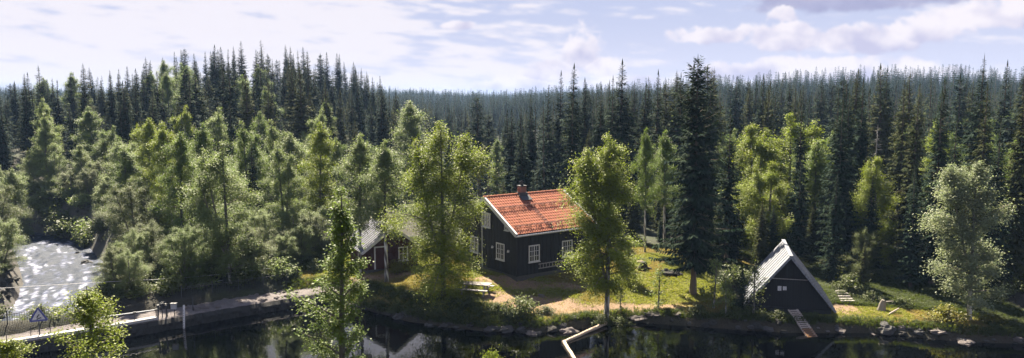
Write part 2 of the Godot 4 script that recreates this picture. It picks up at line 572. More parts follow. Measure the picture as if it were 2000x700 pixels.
# ---------------------------------------------------------------- buildings
func window(parent: Node, o: Vector3, face: Basis, w: float, hgt: float, nc: int, nr: int) -> void:
	# face.x runs along the wall, face.z points out of it
	var win := MeshInstance3D.new()
	var f := MB.new()
	var t := 0.085
	for s in [-1.0, 1.0]:
		f.box(o + face * Vector3(s * (w * 0.5 + t * 0.5), 0, 0.05), Vector3(t, hgt + 2 * t, 0.07), face)
		f.box(o + face * Vector3(0, s * (hgt * 0.5 + t * 0.5), 0.05), Vector3(w, t, 0.068), face)
	win.mesh = f.mesh()
	win.material_override = M.white_paint
	win.name = "window"
	parent.add_child(win, true)
	var sash := MB.new()
	sash.box(o + face * Vector3(0, 0, 0.052), Vector3(0.07, hgt, 0.05), face)
	for k in range(1, nc):
		if k * 2 != nc:
			sash.box(o + face * Vector3(-w * 0.5 + w * k / nc, 0, 0.05), Vector3(0.03, hgt, 0.04), face)
	for k in range(1, nr):
		sash.box(o + face * Vector3(0, -hgt * 0.5 + hgt * k / nr, 0.05), Vector3(w, 0.03, 0.037), face)
	part("glazing_bars", sash, M.white_paint, win)
	for i in nc:
		for j in nr:
			boxpart("pane", o + face * Vector3(-w * 0.5 + w * (i + 0.5) / nc, -hgt * 0.5 + hgt * (j + 0.5) / nr, 0.032), Vector3(w / nc - 0.006, hgt / nr - 0.006, 0.012), M.window_glass, win, face)
	boxpart("sill", o + face * Vector3(0, -hgt * 0.5 - t - 0.025, 0.075), Vector3(w + 0.26, 0.045, 0.12), M.white_paint, win, face)

func clad(b: MB, c: Vector3, along: Vector3, out: Vector3, x0: float, x1: float, top: Callable, y0: float, width := 0.19) -> void:
	# vertical boards with uneven faces; each board is a thin box
	var x := x0
	var k := 0
	while x < x1 - 0.01:
		var w := minf(width * rng.randf_range(0.88, 1.12), x1 - x)
		var y1: float = minf(top.call(x), top.call(x + w))
		var proud := 0.018 if k % 2 == 0 else 0.034
		proud += rng.randf_range(0.0, 0.008)
		var tone := rng.randf_range(0.65, 1.35)
		b.box(c + along * (x + w * 0.5) + Vector3(0, (y0 + y1) * 0.5, 0) + out * proud * 0.5, Vector3(w - 0.008, y1 - y0, proud), Basis(along, Vector3.UP, along.cross(Vector3.UP)), Color(tone, tone, tone))
		x += w
		k += 1

func tiled_slope(b: MB, o: Vector3, along: Vector3, down: Vector3, out: Vector3, L: float, S: float, colw: float, rowh: float) -> void:
	# pantiles: a wave across, a lip at each course
	var nc := int(round(L / colw))
	var cw := L / nc
	var nr := int(round(S / rowh))
	var rh := S / nr
	for j in nr:
		for i in nc:
			var tone := rng.randf_range(0.90, 1.08)
			if rng.randf() < 0.04:
				tone *= 0.72
			var col := Color(tone, tone * rng.randf_range(0.93, 1.05), tone)
			var lift := rng.randf_range(0.0, 0.006)
			var pa := []
			for k in 5:
				var u := k / 4.0
				var wv := 0.030 * sin(u * TAU + 0.6)
				var x := (i + u) * cw
				pa.append([o + along * x + down * (j * rh) + out * (wv + 0.03), o + along * x + down * ((j + 1) * rh + 0.02) + out * (wv + 0.050 + lift), o + along * x + down * ((j + 1) * rh + 0.02) + out * (wv + 0.03 + lift)])
			for k in 4:
				b.quad(pa[k][0], pa[k][1], pa[k + 1][1], pa[k + 1][0], col)
				b.quad(pa[k][1], pa[k][2], pa[k + 1][2], pa[k + 1][1], col)

func build_cabin() -> void:
	var hs := thing("cabin", "black timber cabin with orange tiled roof and white windows in the clearing", "cabin", HOUSE, deg_to_rad(36))
	var X := 3.6
	var Z := 3.75
	var eave := 3.55
	var slope := 0.548
	var ridge := eave + Z * slope
	# foundation of rough stone
	var b := MB.new()
	b.box(Vector3(0, -0.35, 0), Vector3(2 * X - 0.1, 1.1, 2 * Z - 0.1))
	part("foundation", b, M.stone, hs)
	# walls
	var flat := func(_x): return eave
	var gable := func(x): return ridge - absf(x) * slope - 0.02
	b = MB.new()
	b.box(Vector3(0, eave * 0.5 + 0.1, Z - 0.1), Vector3(2 * X - 0.1, eave - 0.2, 0.12))
	clad(b, Vector3(0, 0, Z - 0.04), Vector3.RIGHT, Vector3.BACK, -X, X, flat, 0.18)
	part("front_wall", b, M.black_wood, hs)
	b = MB.new()
	b.box(Vector3(0, eave * 0.5 + 0.1, -Z + 0.1), Vector3(2 * X - 0.1, eave - 0.2, 0.12))
	clad(b, Vector3(0, 0, -Z + 0.04), Vector3.LEFT, Vector3.FORWARD, -X, X, flat, 0.18)
	part("rear_wall", b, M.black_wood, hs)
	for s in [-1.0, 1.0]:
		b = MB.new()
		var al := Vector3(0, 0, s) * -1.0
		b.quad(Vector3(s * (X - 0.08), 0.2, Z * s - 0.1 * s), Vector3(s * (X - 0.08), 0.2, -Z * s + 0.1 * s), Vector3(s * (X - 0.08), eave, -Z * s + 0.1 * s), Vector3(s * (X - 0.08), eave, Z * s - 0.1 * s))
		b.tri(Vector3(s * (X - 0.08), eave, Z * s - 0.1 * s), Vector3(s * (X - 0.08), eave, -Z * s + 0.1 * s), Vector3(s * (X - 0.08), ridge - 0.06, 0))
		clad(b, Vector3(s * (X - 0.04), 0, 0), al, Vector3(s, 0, 0), -Z, Z, gable, 0.18)
		part("gable_wall", b, M.black_wood, hs)
	# roof
	var ov := 0.45
	var L := 2 * X + 0.8
	var S := sqrt(pow(Z + ov, 2) * (1 + slope * slope))
	for s in [-1.0, 1.0]:
		var down := Vector3(0, -slope, s).normalized()
		var out := Vector3(0, 1, s * slope).normalized()
		var along := Vector3(s, 0, 0)
		var deck := MB.new()
		deck.box(Vector3(0, ridge + 0.10, 0) + down * S * 0.5 - out * 0.02, Vector3(L - 0.04, 0.1, S - 0.02), Basis(along, out, along.cross(out)))
		var dk := part("roof_deck", deck, M.black_wood, hs)
		var tl := MB.new()
		tiled_slope(tl, Vector3(-s * L * 0.5, ridge + 0.13, 0) + out * 0.01, along, down, out, L, S, 0.235, 0.34)
		var tp := part("roof_tiles", tl, M.roof_tile, hs)
		tp.set_meta("kind", "stuff")
		# white barge boards on both gable ends, and the eave board
		for e in [-1.0, 1.0]:
			var bb := MB.new()
			bb.box(Vector3(e * (L * 0.5 + 0.012), ridge + 0.10, 0) + down * S * 0.5 - out * 0.05, Vector3(0.05, 0.26, S + 0.04), Basis(Vector3.RIGHT, out, Vector3.RIGHT.cross(out)))
			bb.box(Vector3(e * (L * 0.5 - 0.03), ridge + 0.10, 0) + down * S * 0.5 + out * 0.105, Vector3(0.16, 0.035, S + 0.06), Basis(Vector3.RIGHT, out, Vector3.RIGHT.cross(out)))
			part("barge_board", bb, M.white_paint, hs)
		var ga := Vector3(0, ridge + 0.06, 0) + down * (S + 0.05)
		boxpart("eave_board", ga - out * 0.05, Vector3(L, 0.16, 0.03), M.white_paint, hs, Basis(Vector3.RIGHT, out, Vector3.RIGHT.cross(out)))
		var gut := MB.new()
		gut.rod(ga + Vector3(-L * 0.5, -0.02, s * 0.06), ga + Vector3(L * 0.5, -0.02, s * 0.06), 0.055, 0.055, 8)
		part("gutter", gut, M.white_paint, hs)
		if s > 0.0:
			# two snow guards: a rail on brackets with looped wire between
			for row in [0.36, 0.86]:
				var sg := MB.new()
				var q: Vector3 = Vector3(0, ridge + 0.16, 0) + down * S * row + out * 0.03
				sg.beam(q + Vector3(-L * 0.46, 0, 0) + out * 0.13, q + Vector3(L * 0.47, 0, 0) + out * 0.13, 0.026, 0.028, out)
				sg.beam(q + Vector3(-L * 0.46, 0, 0) + out * 0.21, q + Vector3(L * 0.47, 0, 0) + out * 0.21, 0.026, 0.028, out)
				var nk := 15
				for k in nk + 1:
					var x := -L * 0.46 + L * 0.93 * k / nk
					sg.beam(q + Vector3(x, 0, 0), q + Vector3(x, 0, 0) + out * 0.23, 0.03, 0.03, down)
					sg.beam(q + Vector3(x, 0, 0) + out * 0.2, q + Vector3(x, 0, 0) - down * 0.28 + out * 0.02, 0.04, 0.035, out)
					if k < nk and k % 2 == 0:
						for a in 8:
							var t0 := TAU * a / 8.0
							var t1 := TAU * (a + 1) / 8.0
							var cc: Vector3 = q + Vector3(x + L * 0.93 / nk * 0.5, 0, 0) + out * 0.14
							sg.beam(cc + Vector3(cos(t0) * 0.16, 0, 0) + out * sin(t0) * 0.1, cc + Vector3(cos(t1) * 0.16, 0, 0) + out * sin(t1) * 0.1, 0.032, 0.032, down)
				part("snow_guard", sg, M.rust_iron, hs)
			# roof ladder from the chimney down to the eave
			var rl := part("roof_ladder", MB_line(Vector3(-0.36, ridge + 0.20, 0) + down * 0.75, Vector3(-0.36, ridge + 0.20, 0) + down * (S - 0.2), out), M.rust_iron, hs)
			var rl2 := MB.new()
			rl2.beam(Vector3(-0.64, ridge + 0.22, 0) + down * 0.75, Vector3(-0.64, ridge + 0.22, 0) + down * (S - 0.2), 0.03, 0.03, out)
			part("ladder_rail", rl2, M.rust_iron, rl)
			for k in 12:
				boxpart("rung", Vector3(-0.5, ridge + 0.235, 0) + down * (0.95 + k * 0.325), Vector3(0.32, 0.03, 0.06), M.rust_iron, rl, Basis(Vector3.RIGHT, out, Vector3.RIGHT.cross(out)))
	var rc := MB.new()
	for k in 24:
		var x := -L * 0.5 + L * (k + 0.5) / 24.0
		var tn := rng.randf_range(0.85, 1.1)
		rc.rod(Vector3(x - L / 48.0 - 0.02, ridge + 0.17, 0), Vector3(x + L / 48.0, ridge + 0.155, 0), 0.115, 0.095, 8, Color(tn, tn, tn))
	part("ridge_tiles", rc, M.roof_tile, hs)
	# chimney with flashing, crown and cowl
	var ch := MB.new()
	for k in 11:
		for i in 4:
			var a := i * PI * 0.5
			var bs := Basis(Vector3.UP, a)
			for m in 2:
				var tn := rng.randf_range(0.75, 1.25)
				ch.box(Vector3(-0.42, ridge - 0.05 + k * 0.082, 0.12) + bs * Vector3(-0.12 + m * 0.24 - (0.05 if k % 2 == 0 else 0.0), 0, 0.185), Vector3(0.22, 0.07, 0.13), bs, Color(tn, tn * 0.97, tn * 0.95))
	ch.box(Vector3(-0.42, ridge + 0.33, 0.12), Vector3(0.45, 0.86, 0.45), Basis.IDENTITY, Color(0.9, 0.9, 0.9))
	var chim := part("chimney", ch, M.brick, hs)
	var fl := MB.new()
	fl.box(Vector3(-0.42, ridge + 0.10, 0.12), Vector3(0.66, 0.44, 0.66))
	fl.box(Vector3(-0.42, ridge - 0.04, 0.62), Vector3(0.95, 0.03, 0.7), Basis(Vector3.RIGHT, atan(slope)))
	part("flashing", fl, M.dark_metal, chim)
	boxpart("chimney_crown", Vector3(-0.42, ridge + 0.83, 0.12), Vector3(0.60, 0.08, 0.60), M.dark_metal, chim)
	var cw := MB.new()
	cw.rod(Vector3(-0.42, ridge + 0.85, 0.12), Vector3(-0.42, ridge + 1.12, 0.12), 0.13, 0.12, 10)
	cw.rod(Vector3(-0.42, ridge + 1.13, 0.12), Vector3(-0.42, ridge + 1.25, 0.12), 0.22, 0.03, 10)
	part("cowl", cw, M.dark_metal, chim)
	# windows
	var bf := Basis.IDENTITY
	window(hs, Vector3(-2.0, 1.75, Z), bf, 0.86, 1.12, 4, 3)
	window(hs, Vector3(1.25, 1.75, Z), bf, 0.86, 1.12, 4, 3)
	var bl := Basis(Vector3.UP, -PI * 0.5)
	window(hs, Vector3(-X, 1.75, 1.7), bl, 0.9, 1.12, 4, 3)
	window(hs, Vector3(-X, 3.95, -0.2), bl, 0.95, 0.98, 4, 2)
	window(hs, Vector3(-X, 3.75, 2.55), bl, 0.36, 0.36, 2, 2)
	window(hs, Vector3(-X, 1.75, -1.9), bl, 0.9, 1.12, 4, 3)
	# wall lamps: a white round fitting on a dark bracket
	for z in [0.75, 2.85]:
		var wl := MB.new()
		wl.rod(Vector3(-X - 0.02, 1.98, z), Vector3(-X - 0.14, 1.98, z), 0.035, 0.03, 6)
		wl.rod(Vector3(-X - 0.14, 1.88, z), Vector3(-X - 0.14, 2.06, z), 0.10, 0.06, 8)
		part("wall_lamp", wl, M.white_paint, hs)
	# downpipe at the gable
	var dp := MB.new()
	dp.rod(Vector3(-X - 0.10, 0.15, -0.72), Vector3(-X - 0.10, 4.1, -0.72), 0.04, 0.04, 8)
	for y in [0.6, 2.0, 3.5]:
		dp.box(Vector3(-X - 0.05, y, -0.72), Vector3(0.12, 0.04, 0.10))
	part("downpipe", dp, M.white_paint, hs)
	# corner boards
	for sx in [-1.0, 1.0]:
		for sz in [-1.0, 1.0]:
			boxpart("corner_board", Vector3(sx * (X + 0.005), eave * 0.5 + 0.09, sz * (Z + 0.005)), Vector3(0.16, eave - 0.2, 0.16), M.black_wood, hs)
	# ladder hung along the front wall on two hooks
	var T := hs.transform
	var lad := thing("wall_ladder", "long pale wooden ladder hung level on the black cabin wall", "ladder", T * Vector3(0.32, 0.72, Z + 0.12), deg_to_rad(36))
	for y in [-0.17, 0.17]:
		boxpart("rail", Vector3(0, y, 0), Vector3(3.9, 0.07, 0.045), M.grey_wood, lad)
	for k in 13:
		boxpart("rung", Vector3(-1.8 + k * 0.3, 0, 0), Vector3(0.045, 0.34, 0.035), M.grey_wood, lad)
	for x in [-1.2, 1.2]:
		boxpart("hook", Vector3(x, 0.22, -0.05), Vector3(0.03, 0.05, 0.16), M.dark_metal, lad)

func MB_line(a: Vector3, b: Vector3, up: Vector3) -> MB:
	var m := MB.new()
	m.beam(a, b, 0.03, 0.03, up)
	return m

func build_shed() -> void:
	var at := on_ground(-10.5, -60.8, -0.05)
	var sh := thing("red_shed", "dark red shed with grey metal roof and white trim behind the birches", "shed", at, deg_to_rad(27))
	var X := 2.15
	var Z := 2.3
	var ev := 1.75
	var sl := 0.72
	var rg := ev + X * sl
	var b := MB.new()
	b.box(Vector3(0, 0.0, 0), Vector3(2 * X - 0.2, 0.5, 2 * Z - 0.2))
	part("foundation", b, M.stone, sh)
	var flat := func(_x): return ev
	var gab := func(x): return rg - absf(x) * sl - 0.03
	for s in [-1.0, 1.0]:
		b = MB.new()
		b.box(Vector3(s * (X - 0.08), ev * 0.5, 0), Vector3(0.08, ev - 0.1, 2 * Z - 0.1))
		clad(b, Vector3(s * (X - 0.04), 0, 0), Vector3(0, 0, -s), Vector3(s, 0, 0), -Z, Z, flat, 0.1, 0.16)
		part("side_wall", b, M.red_wood, sh)
		b = MB.new()
		b.quad(Vector3(-X * s, 0.1, s * (Z - 0.08)), Vector3(X * s, 0.1, s * (Z - 0.08)), Vector3(X * s, ev, s * (Z - 0.08)), Vector3(-X * s, ev, s * (Z - 0.08)))
		b.tri(Vector3(-X * s, ev, s * (Z - 0.08)), Vector3(X * s, ev, s * (Z - 0.08)), Vector3(0, rg - 0.04, s * (Z - 0.08)))
		clad(b, Vector3(0, 0, s * (Z - 0.04)), Vector3(s, 0, 0), Vector3(0, 0, s), -X, X, gab, 0.1, 0.16)
		part("gable_wall", b, M.red_wood, sh)
		# roof slope of standing seam sheets
		var down := Vector3(s, -sl, 0).normalized()
		var out := Vector3(s * sl, 1, 0).normalized()
		var S := (X + 0.4) * sqrt(1 + sl * sl)
		b = MB.new()
		var al := Vector3(0, 0, 1)
		b.box(Vector3(0, rg + 0.08, 0) + down * S * 0.5, Vector3(S, 0.06, 2 * Z + 0.8), Basis(down, out, down.cross(out)))
		for k in 13:
			b.box(Vector3(0, rg + 0.08, -Z - 0.35 + k * (2 * Z + 0.7) / 12.0) + down * S * 0.5 + out * 0.045, Vector3(S, 0.04, 0.035), Basis(down, out, down.cross(out)))
		part("roof", b, M.sheet_metal, sh)
		b = MB.new()
		b.box(Vector3(0, rg + 0.03, Z + 0.415) + down * S * 0.5, Vector3(S + 0.05, 0.2, 0.03), Basis(down, out, down.cross(out)))
		part("barge_board", b, M.white_paint, sh)
	# door and window with white surrounds on the gable facing the clearing
	var d := MB.new()
	for sx in [-1.0, 1.0]:
		d.box(Vector3(-0.95 + sx * 0.46, 0.95, Z + 0.03), Vector3(0.1, 1.7, 0.07))
	d.box(Vector3(-0.95, 1.85, Z + 0.03), Vector3(1.02, 0.1, 0.07))
	var df := part("door_frame", d, M.white_paint, sh)
	boxpart("door", Vector3(-0.95, 0.93, Z + 0.02), Vector3(0.8, 1.66, 0.03), M.red_wood, df)
	window(sh, Vector3(0.9, 1.15, Z), Basis.IDENTITY, 0.62, 0.95, 2, 2)

func build_boathouse() -> void:
	var at := Vector3(19.5, 0.92, -52.9)
	var bh := thing("boathouse", "black boathouse under a steep silver metal roof by the water", "boathouse", at, deg_to_rad(-15.0))
	var X := 2.9
	var Hh := 3.6
	var Zf := 2.7
	var b := MB.new()
	for s in [-1.0, 1.0]:
		var eave := Vector3(s * X, 0.05, 0)
		var top := Vector3(0, Hh, 0)
		var down := (eave - top).normalized()
		var out := Vector3(-down.y * s, absf(down.x), 0).normalized()
		if out.x * s < 0:
			out = Vector3(-out.x, out.y, 0)
		var S := top.distance_to(eave)
		b = MB.new()
		var bs := Basis(down, out, down.cross(out))
		# overlapping sheets, three wide, seams stand proud
		for k in 9:
			var z := -Zf - 0.25 + (k + 0.5) * (2 * Zf + 0.75) / 9.0
			for m in 2:
				var tn := rng.randf_range(0.85, 1.12)
				b.box(top + down * S * (0.25 + 0.5 * m) + out * (0.05 - 0.014 * m + rng.randf_range(0, 0.006)) + Vector3(0, 0, z), Vector3(S * 0.505, 0.03, (2 * Zf + 0.75) / 9.0 - 0.004), bs, Color(tn, tn, tn))
			b.box(top + down * S * 0.5 + out * 0.075 + Vector3(0, 0, z + (2 * Zf + 0.75) / 18.0), Vector3(S, 0.035, 0.03), bs)
		var rf := part("roof", b, M.galvanised, bh)
		boxpart("rafter_deck", top + down * S * 0.5 - out * 0.02 + Vector3(0, 0, 0.05), Vector3(S - 0.1, 0.09, 2 * Zf + 0.4), M.black_wood, rf, bs)
		b = MB.new()
		b.box(top + down * S * 0.5 + out * 0.01 + Vector3(0, 0, Zf + 0.52), Vector3(S + 0.05, 0.15, 0.035), bs)
		part("barge_board", b, M.galvanised, bh)
	b = MB.new()
	b.beam(Vector3(0, Hh + 0.09, -Zf - 0.3), Vector3(0, Hh + 0.09, Zf + 0.54), 0.26, 0.03)
	part("ridge_cap", b, M.galvanised, bh)
	var gab := func(x): return Hh - absf(x) * Hh / X - 0.12
	for s in [-1.0, 1.0]:
		b = MB.new()
		b.tri(Vector3(-(X - 0.15) * s, 0.0, s * (Zf - 0.05)), Vector3((X - 0.15) * s, 0.0, s * (Zf - 0.05)), Vector3(0, Hh - 0.2, s * (Zf - 0.05)))
		clad(b, Vector3(0, 0, s * Zf), Vector3(s, 0, 0), Vector3(0, 0, s), -X + 0.2, X - 0.2, gab, -0.25, 0.17)
		part("gable_wall", b, M.black_wood, bh)
	boxpart("wall_beam", Vector3(-0.2, 2.0, Zf + 0.05), Vector3(2.7, 0.05, 0.06), M.grey_wood, bh)
	# two white notices
	for k in 2:
		boxpart("notice", Vector3(-0.62 + k * 0.33, 1.33 + 0.02 * k, Zf + 0.055), Vector3(0.24, 0.32 - 0.06 * k, 0.015), M.white_paint, bh, Basis(Vector3.BACK, 0.06 * k))
	boxpart("sill_beam", Vector3(0, -0.12, Zf + 0.03), Vector3(2 * X - 0.5, 0.3, 0.16), M.black_wood, bh)
	# slatted ramp down into the water
	var top_ := Vector3(18.8, 0.98, -49.4)
	var bot := Vector3(19.15, -0.12, -46.75)
	var f := (bot - top_).normalized()
	var side := f.cross(Vector3.UP).normalized()
	var up := side.cross(f).normalized()
	var rp := thing("boat_ramp", "pale slatted wooden ramp running from the boathouse into the water", "ramp", top_)
	var LL := top_.distance_to(bot)
	for s in [-1.0, 1.0]:
		var m := MB.new()
		m.beam(side * s * 0.31 - f * 0.1 , side * s * 0.31 + f * (LL + 0.1), 0.07, 0.09, up)
		part("rail", m, M.pale_wood, rp)
	for k in 15:
		boxpart("slat", f * (0.06 + k * LL / 15.0) + up * 0.06, Vector3(0.72, 0.03, 0.095), M.pale_wood if k < 10 else M.wet_wood, rp, Basis(side, up, -f))

# ---------------------------------------------------------------- dam and its fittings
var DAM_F := [Vector2(-40, -35.0), Vector2(-30.97, -41.99), Vector2(-29.83, -42.9), Vector2(-28.3, -44.05), Vector2(-26.7, -45.25), Vector2(-25.11, -46.42), Vector2(-22.54, -48.57), Vector2(-20.02, -50.79), Vector2(-17.47, -52.67), Vector2(-14.72, -54.68), Vector2(-13.2, -55.9)]

func dam_at(t: float, back: float) -> Vector2:
	var c := Curve2D.new()
	for p in DAM_F:
		c.add_point(p)
	var s := t * c.get_baked_length()
	var p := c.sample_baked(s)
	var q := c.sample_baked(s + 0.3)
	var r := c.sample_baked(s - 0.3)
	var f := (q - r).normalized()
	return p + Vector2(f.y, -f.x) * back

func damx(x: float, back: float) -> Vector2:
	# point on the dam whose front edge has this x
	var lo := 0.0
	var hi := 1.0
	for k in 24:
		var m := (lo + hi) * 0.5
		if dam_at(m, 0).x < x:
			lo = m
		else:
			hi = m
	return dam_at(lo, back)

func v3(p: Vector2, y: float) -> Vector3:
	return Vector3(p.x, y, p.y)

func build_dam() -> void:
	var dm := thing("stone_dam", "low curved stone dam with gravel top beside the dark pond", "dam", v3(damx(-22.53, 1.3), 0.0))
	var o := dm.position
	var n := 170
	var b := MB.new()
	var g := MB.new()
	var prev := []
	for i in n + 1:
		var t := i / float(n)
		var bump := 0.10 * nz.get_noise_1d(i * 9.0)
		var row := []
		# front foot, front lip, then across the gravel top to the back edge and down
		row.append(v3(dam_at(t, -0.55 + bump), -2.2) - o)
		for q in 5:
			var rough := 0.16 * nz.get_noise_2d(i * 34.0, q * 70.0) + 0.10 * nz2.get_noise_2d(i * 90.0, q * 120.0)
			row.append(v3(dam_at(t, -0.42 + bump + rough + 0.04 * q), -0.35 + 0.2 * q) - o)
		row.append(v3(dam_at(t, -0.05 + 0.2 * bump), 0.68 + 0.05 * nz.get_noise_1d(i * 23.0)) - o)
		for k in 7:
			var w := 0.06 + 2.72 * k / 6.0
			row.append(v3(dam_at(t, w), 0.81 + 0.07 * nz.get_noise_2d(i * 12.0, k * 25.0) - (0.06 if k == 0 or k == 6 else 0.0)) - o)
		row.append(v3(dam_at(t, 3.0), 0.45) - o)
		row.append(v3(dam_at(t, 3.5), -2.2) - o)
		if i > 0:
			for k in row.size() - 1:
				var tn := rng.randf_range(0.75, 1.25) * (1.0 + 1.1 * maxf(0.0, nz2.get_noise_2d(i * 25.0, k * 60.0)))
				var col := Color(tn, tn, tn * 0.97)
				(g if k >= 6 and k <= 13 else b).quad(prev[k], row[k], row[k + 1], prev[k + 1], col)
		prev = row
	part("masonry", b, M.dark_stone, dm)
	part("gravel_top", g, M.gravel, dm)
	# pale concrete lip along the sluice
	var lip := MB.new()
	for i in 26:
		var x0 := -30.0 + 6.9 * i / 26.0
		var x1 := -30.0 + 6.9 * (i + 1) / 26.0
		lip.beam(v3(damx(x0, 0.12), 0.85) - o, v3(damx(x1, 0.12), 0.85) - o, 0.42, 0.16)
	part("concrete_lip", lip, M.concrete, dm)
	# loose stones on the top
	for i in 46:
		var p := damx(rng.randf_range(-21.5, -15.2), rng.randf_range(0.3, 2.5))
		var st := obj("stone", M.rocks[i % 4], M.pale_rock, dm)
		st.position = v3(p, 0.80) - o
		st.scale = Vector3.ONE * rng.randf_range(0.09, 0.22) * Vector3(1.3, 0.6, 1.0)
		st.rotation.y = rng.randf() * TAU
	# picket fences on the far edge
	fence(-32.3, -25.6, "black iron picket fence on the dam beside the white river")
	fence(-21.3, -15.4, "black iron picket fence on the dam below the birches")
	# ropes
	rope("boundary_rope", PackedVector3Array([v3(damx(-31.75, 2.9), 3.75), Vector3(-27.91, 2.76, -50.0), Vector3(-23.06, 2.2, -54.0), Vector3(-16.75, 2.19, -58.0)]), 0.016, M.white_paint, "long pale rope strung high above the dam between two poles", "rope")
	for e in [[v3(damx(-31.75, 2.9), 0.75), 3.8], [on_ground(-16.75, -58.0), 2.25]]:
		var pl := MB.new()
		pl.rod(Vector3.ZERO, Vector3(0, e[1] - e[0].y, 0), 0.06, 0.05, 8)
		pl.rod(Vector3(0, e[1] - e[0].y - 0.02, 0), Vector3(0, e[1] - e[0].y + 0.06, 0), 0.075, 0.02, 8)
		var po := obj("rope_pole", pl.mesh(), M.dark_metal)
		po.position = e[0]
		tag(po, "dark pole holding the pale rope at the landward dam end" if e[1] < 3.0 else "dark pole holding the pale rope at the river end of the dam", "pole")
	rope("hand_rope", PackedVector3Array([Vector3(-27.81, 1.6, -50.0), Vector3(-24.6, 1.58, -52.4), Vector3(-21.41, 1.7, -55.0)]), 0.016, M.white_paint, "short pale hand rope along the far edge of the dam", "rope")
	for p in [Vector3(-27.81, 0, -50.0), Vector3(-21.41, 0, -55.0)]:
		var m := MB.new()
		m.rod(Vector3(0, -0.2, 0), Vector3(0, 1.75, 0), 0.045, 0.04, 7)
		var po := obj("rope_post", m.mesh(), M.dark_metal)
		po.position = p
		tag(po, "dark post at the river end of the short hand rope" if p.x < -24.0 else "dark post at the birch end of the short hand rope", "post")
	# front guard rail with couplings
	var gr := thing("guard_rail", "thin pipe guard rail with couplings on the dam by the sluice winch", "rail", v3(damx(-26.10, 0.45), 0.80))
	var a := Vector3.ZERO
	var e2 := v3(damx(-23.06, 0.45), 0.80) - gr.position
	var pipe := MB.new()
	pipe.rod(a + Vector3(0, 0.6, 0), e2 + Vector3(0, 0.5, 0), 0.035, 0.035, 8)
	part("pipe", pipe, M.pale_metal, gr)
	for k in 4:
		var q := a.lerp(e2, k / 3.0)
		var m := MB.new()
		m.rod(q, q + Vector3(0, 0.62 - 0.1 * k / 3.0, 0), 0.03, 0.03, 6)
		m.rod(q + (e2 - a).normalized() * -0.09 + Vector3(0, 0.6 - 0.1 * k / 3.0, 0), q + (e2 - a).normalized() * 0.09 + Vector3(0, 0.6 - 0.1 * k / 3.0, 0), 0.065, 0.065, 8)
		part("support", m, M.dark_metal, gr)
	# sluice winch
	var wn := thing("sluice_winch", "dark iron sluice winch with hand wheel on the dam edge", "winch", v3(damx(-22.79, 0.35), 0.77), deg_to_rad(40))
	for s in [-1.0, 1.0]:
		var m := MB.new()
		m.beam(Vector3(s * 0.28, 0, 0), Vector3(s * 0.22, 0.85, 0), 0.09, 0.09, Vector3.BACK)
		part("upright", m, M.dark_metal, wn)
	var gb := MB.new()
	gb.box(Vector3(0, 0.78, 0), Vector3(0.62, 0.16, 0.2))
	gb.rod(Vector3(0, 0.80, -0.14), Vector3(0, 0.80, 0.16), 0.17, 0.17, 12)
	gb.rod(Vector3(0, -1.2, 0.0), Vector3(0, 1.05, 0.0), 0.03, 0.03, 6)
	part("gear_box", gb, M.dark_metal, wn)
	var hw := MB.new()
	for k in 14:
		var t0 := TAU * k / 14.0
		var t1 := TAU * (k + 1) / 14.0
		hw.rod(Vector3(cos(t0) * 0.26, 0.80 + sin(t0) * 0.26, 0.22), Vector3(cos(t1) * 0.26, 0.80 + sin(t1) * 0.26, 0.22), 0.022, 0.022, 5)
	for k in 4:
		var t0 := PI * k / 4.0
		hw.rod(Vector3(-cos(t0) * 0.26, 0.80 - sin(t0) * 0.26, 0.22), Vector3(cos(t0) * 0.26, 0.80 + sin(t0) * 0.26, 0.22), 0.014, 0.014, 5)
	part("hand_wheel", hw, M.dark_metal, wn)
	# control box on a post, and the gauge staff standing in the water in front of it
	var cb := thing("control_box", "small grey box on a post beside the sluice winch", "control box", v3(damx(-22.22, 0.3), 0.77))
	var m2 := MB.new()
	m2.rod(Vector3.ZERO, Vector3(0, 0.75, 0), 0.03, 0.03, 6)
	part("post", m2, M.dark_metal, cb)
	boxpart("box", Vector3(0, 0.62, 0.06), Vector3(0.34, 0.36, 0.2), M.pale_metal, cb)
	boxpart("lid", Vector3(0, 0.815, 0.07), Vector3(0.4, 0.03, 0.26), M.dark_metal, cb)
	var gs := thing("gauge_staff", "slim white gauge staff leaning on the dam face in the water", "gauge", v3(damx(-22.01, -0.62), -0.4))
	var m3 := MB.new()
	m3.beam(Vector3(0, -0.6, 0.12), Vector3(-0.1, 1.9, -0.35), 0.13, 0.03, Vector3.BACK)
	part("board", m3, M.white_paint, gs)
	for k in 9:
		boxpart("mark", Vector3(-0.02 - 0.04 * k / 9.0 * 2.0 + 0.03, 0.35 + k * 0.15, 0.055 - k * 0.0282), Vector3(0.05, 0.03, 0.035), M.dark_metal, gs, Basis(Vector3.RIGHT, -0.185))
	var lp := thing("dam_post", "thin dark post on the dam just past the grey control box", "post", v3(damx(-21.27, 0.5), 0.77))
	var m4 := MB.new()
	m4.rod(Vector3.ZERO, Vector3(0, 0.95, 0), 0.035, 0.03, 6)
	m4.rod(Vector3(0, 0.93, 0), Vector3(0, 1.0, 0), 0.05, 0.02, 6)
	part("shaft", m4, M.dark_metal, lp)
	# warning sign
	var sg := thing("warning_sign", "white triangular warning sign with dark blue rim on a pole", "sign", v3(damx(-28.24, 0.35), 0.77), deg_to_rad(22))
	var m5 := MB.new()
	m5.rod(Vector3.ZERO, Vector3(0, 1.75, 0), 0.035, 0.035, 8)
	part("pole", m5, M.dark_metal, sg)
	var m6 := MB.new()
	var R := 0.52
	var tp := Vector3(0, 1.32 + R, 0.05)
	var cn := []
	for k in 3:
		var t0 := PI * 0.5 + TAU * k / 3.0
		cn.append(Vector3(cos(t0) * R, 1.30 + sin(t0) * R, 0.05))
	m6.tri(cn[0], cn[1], cn[2])
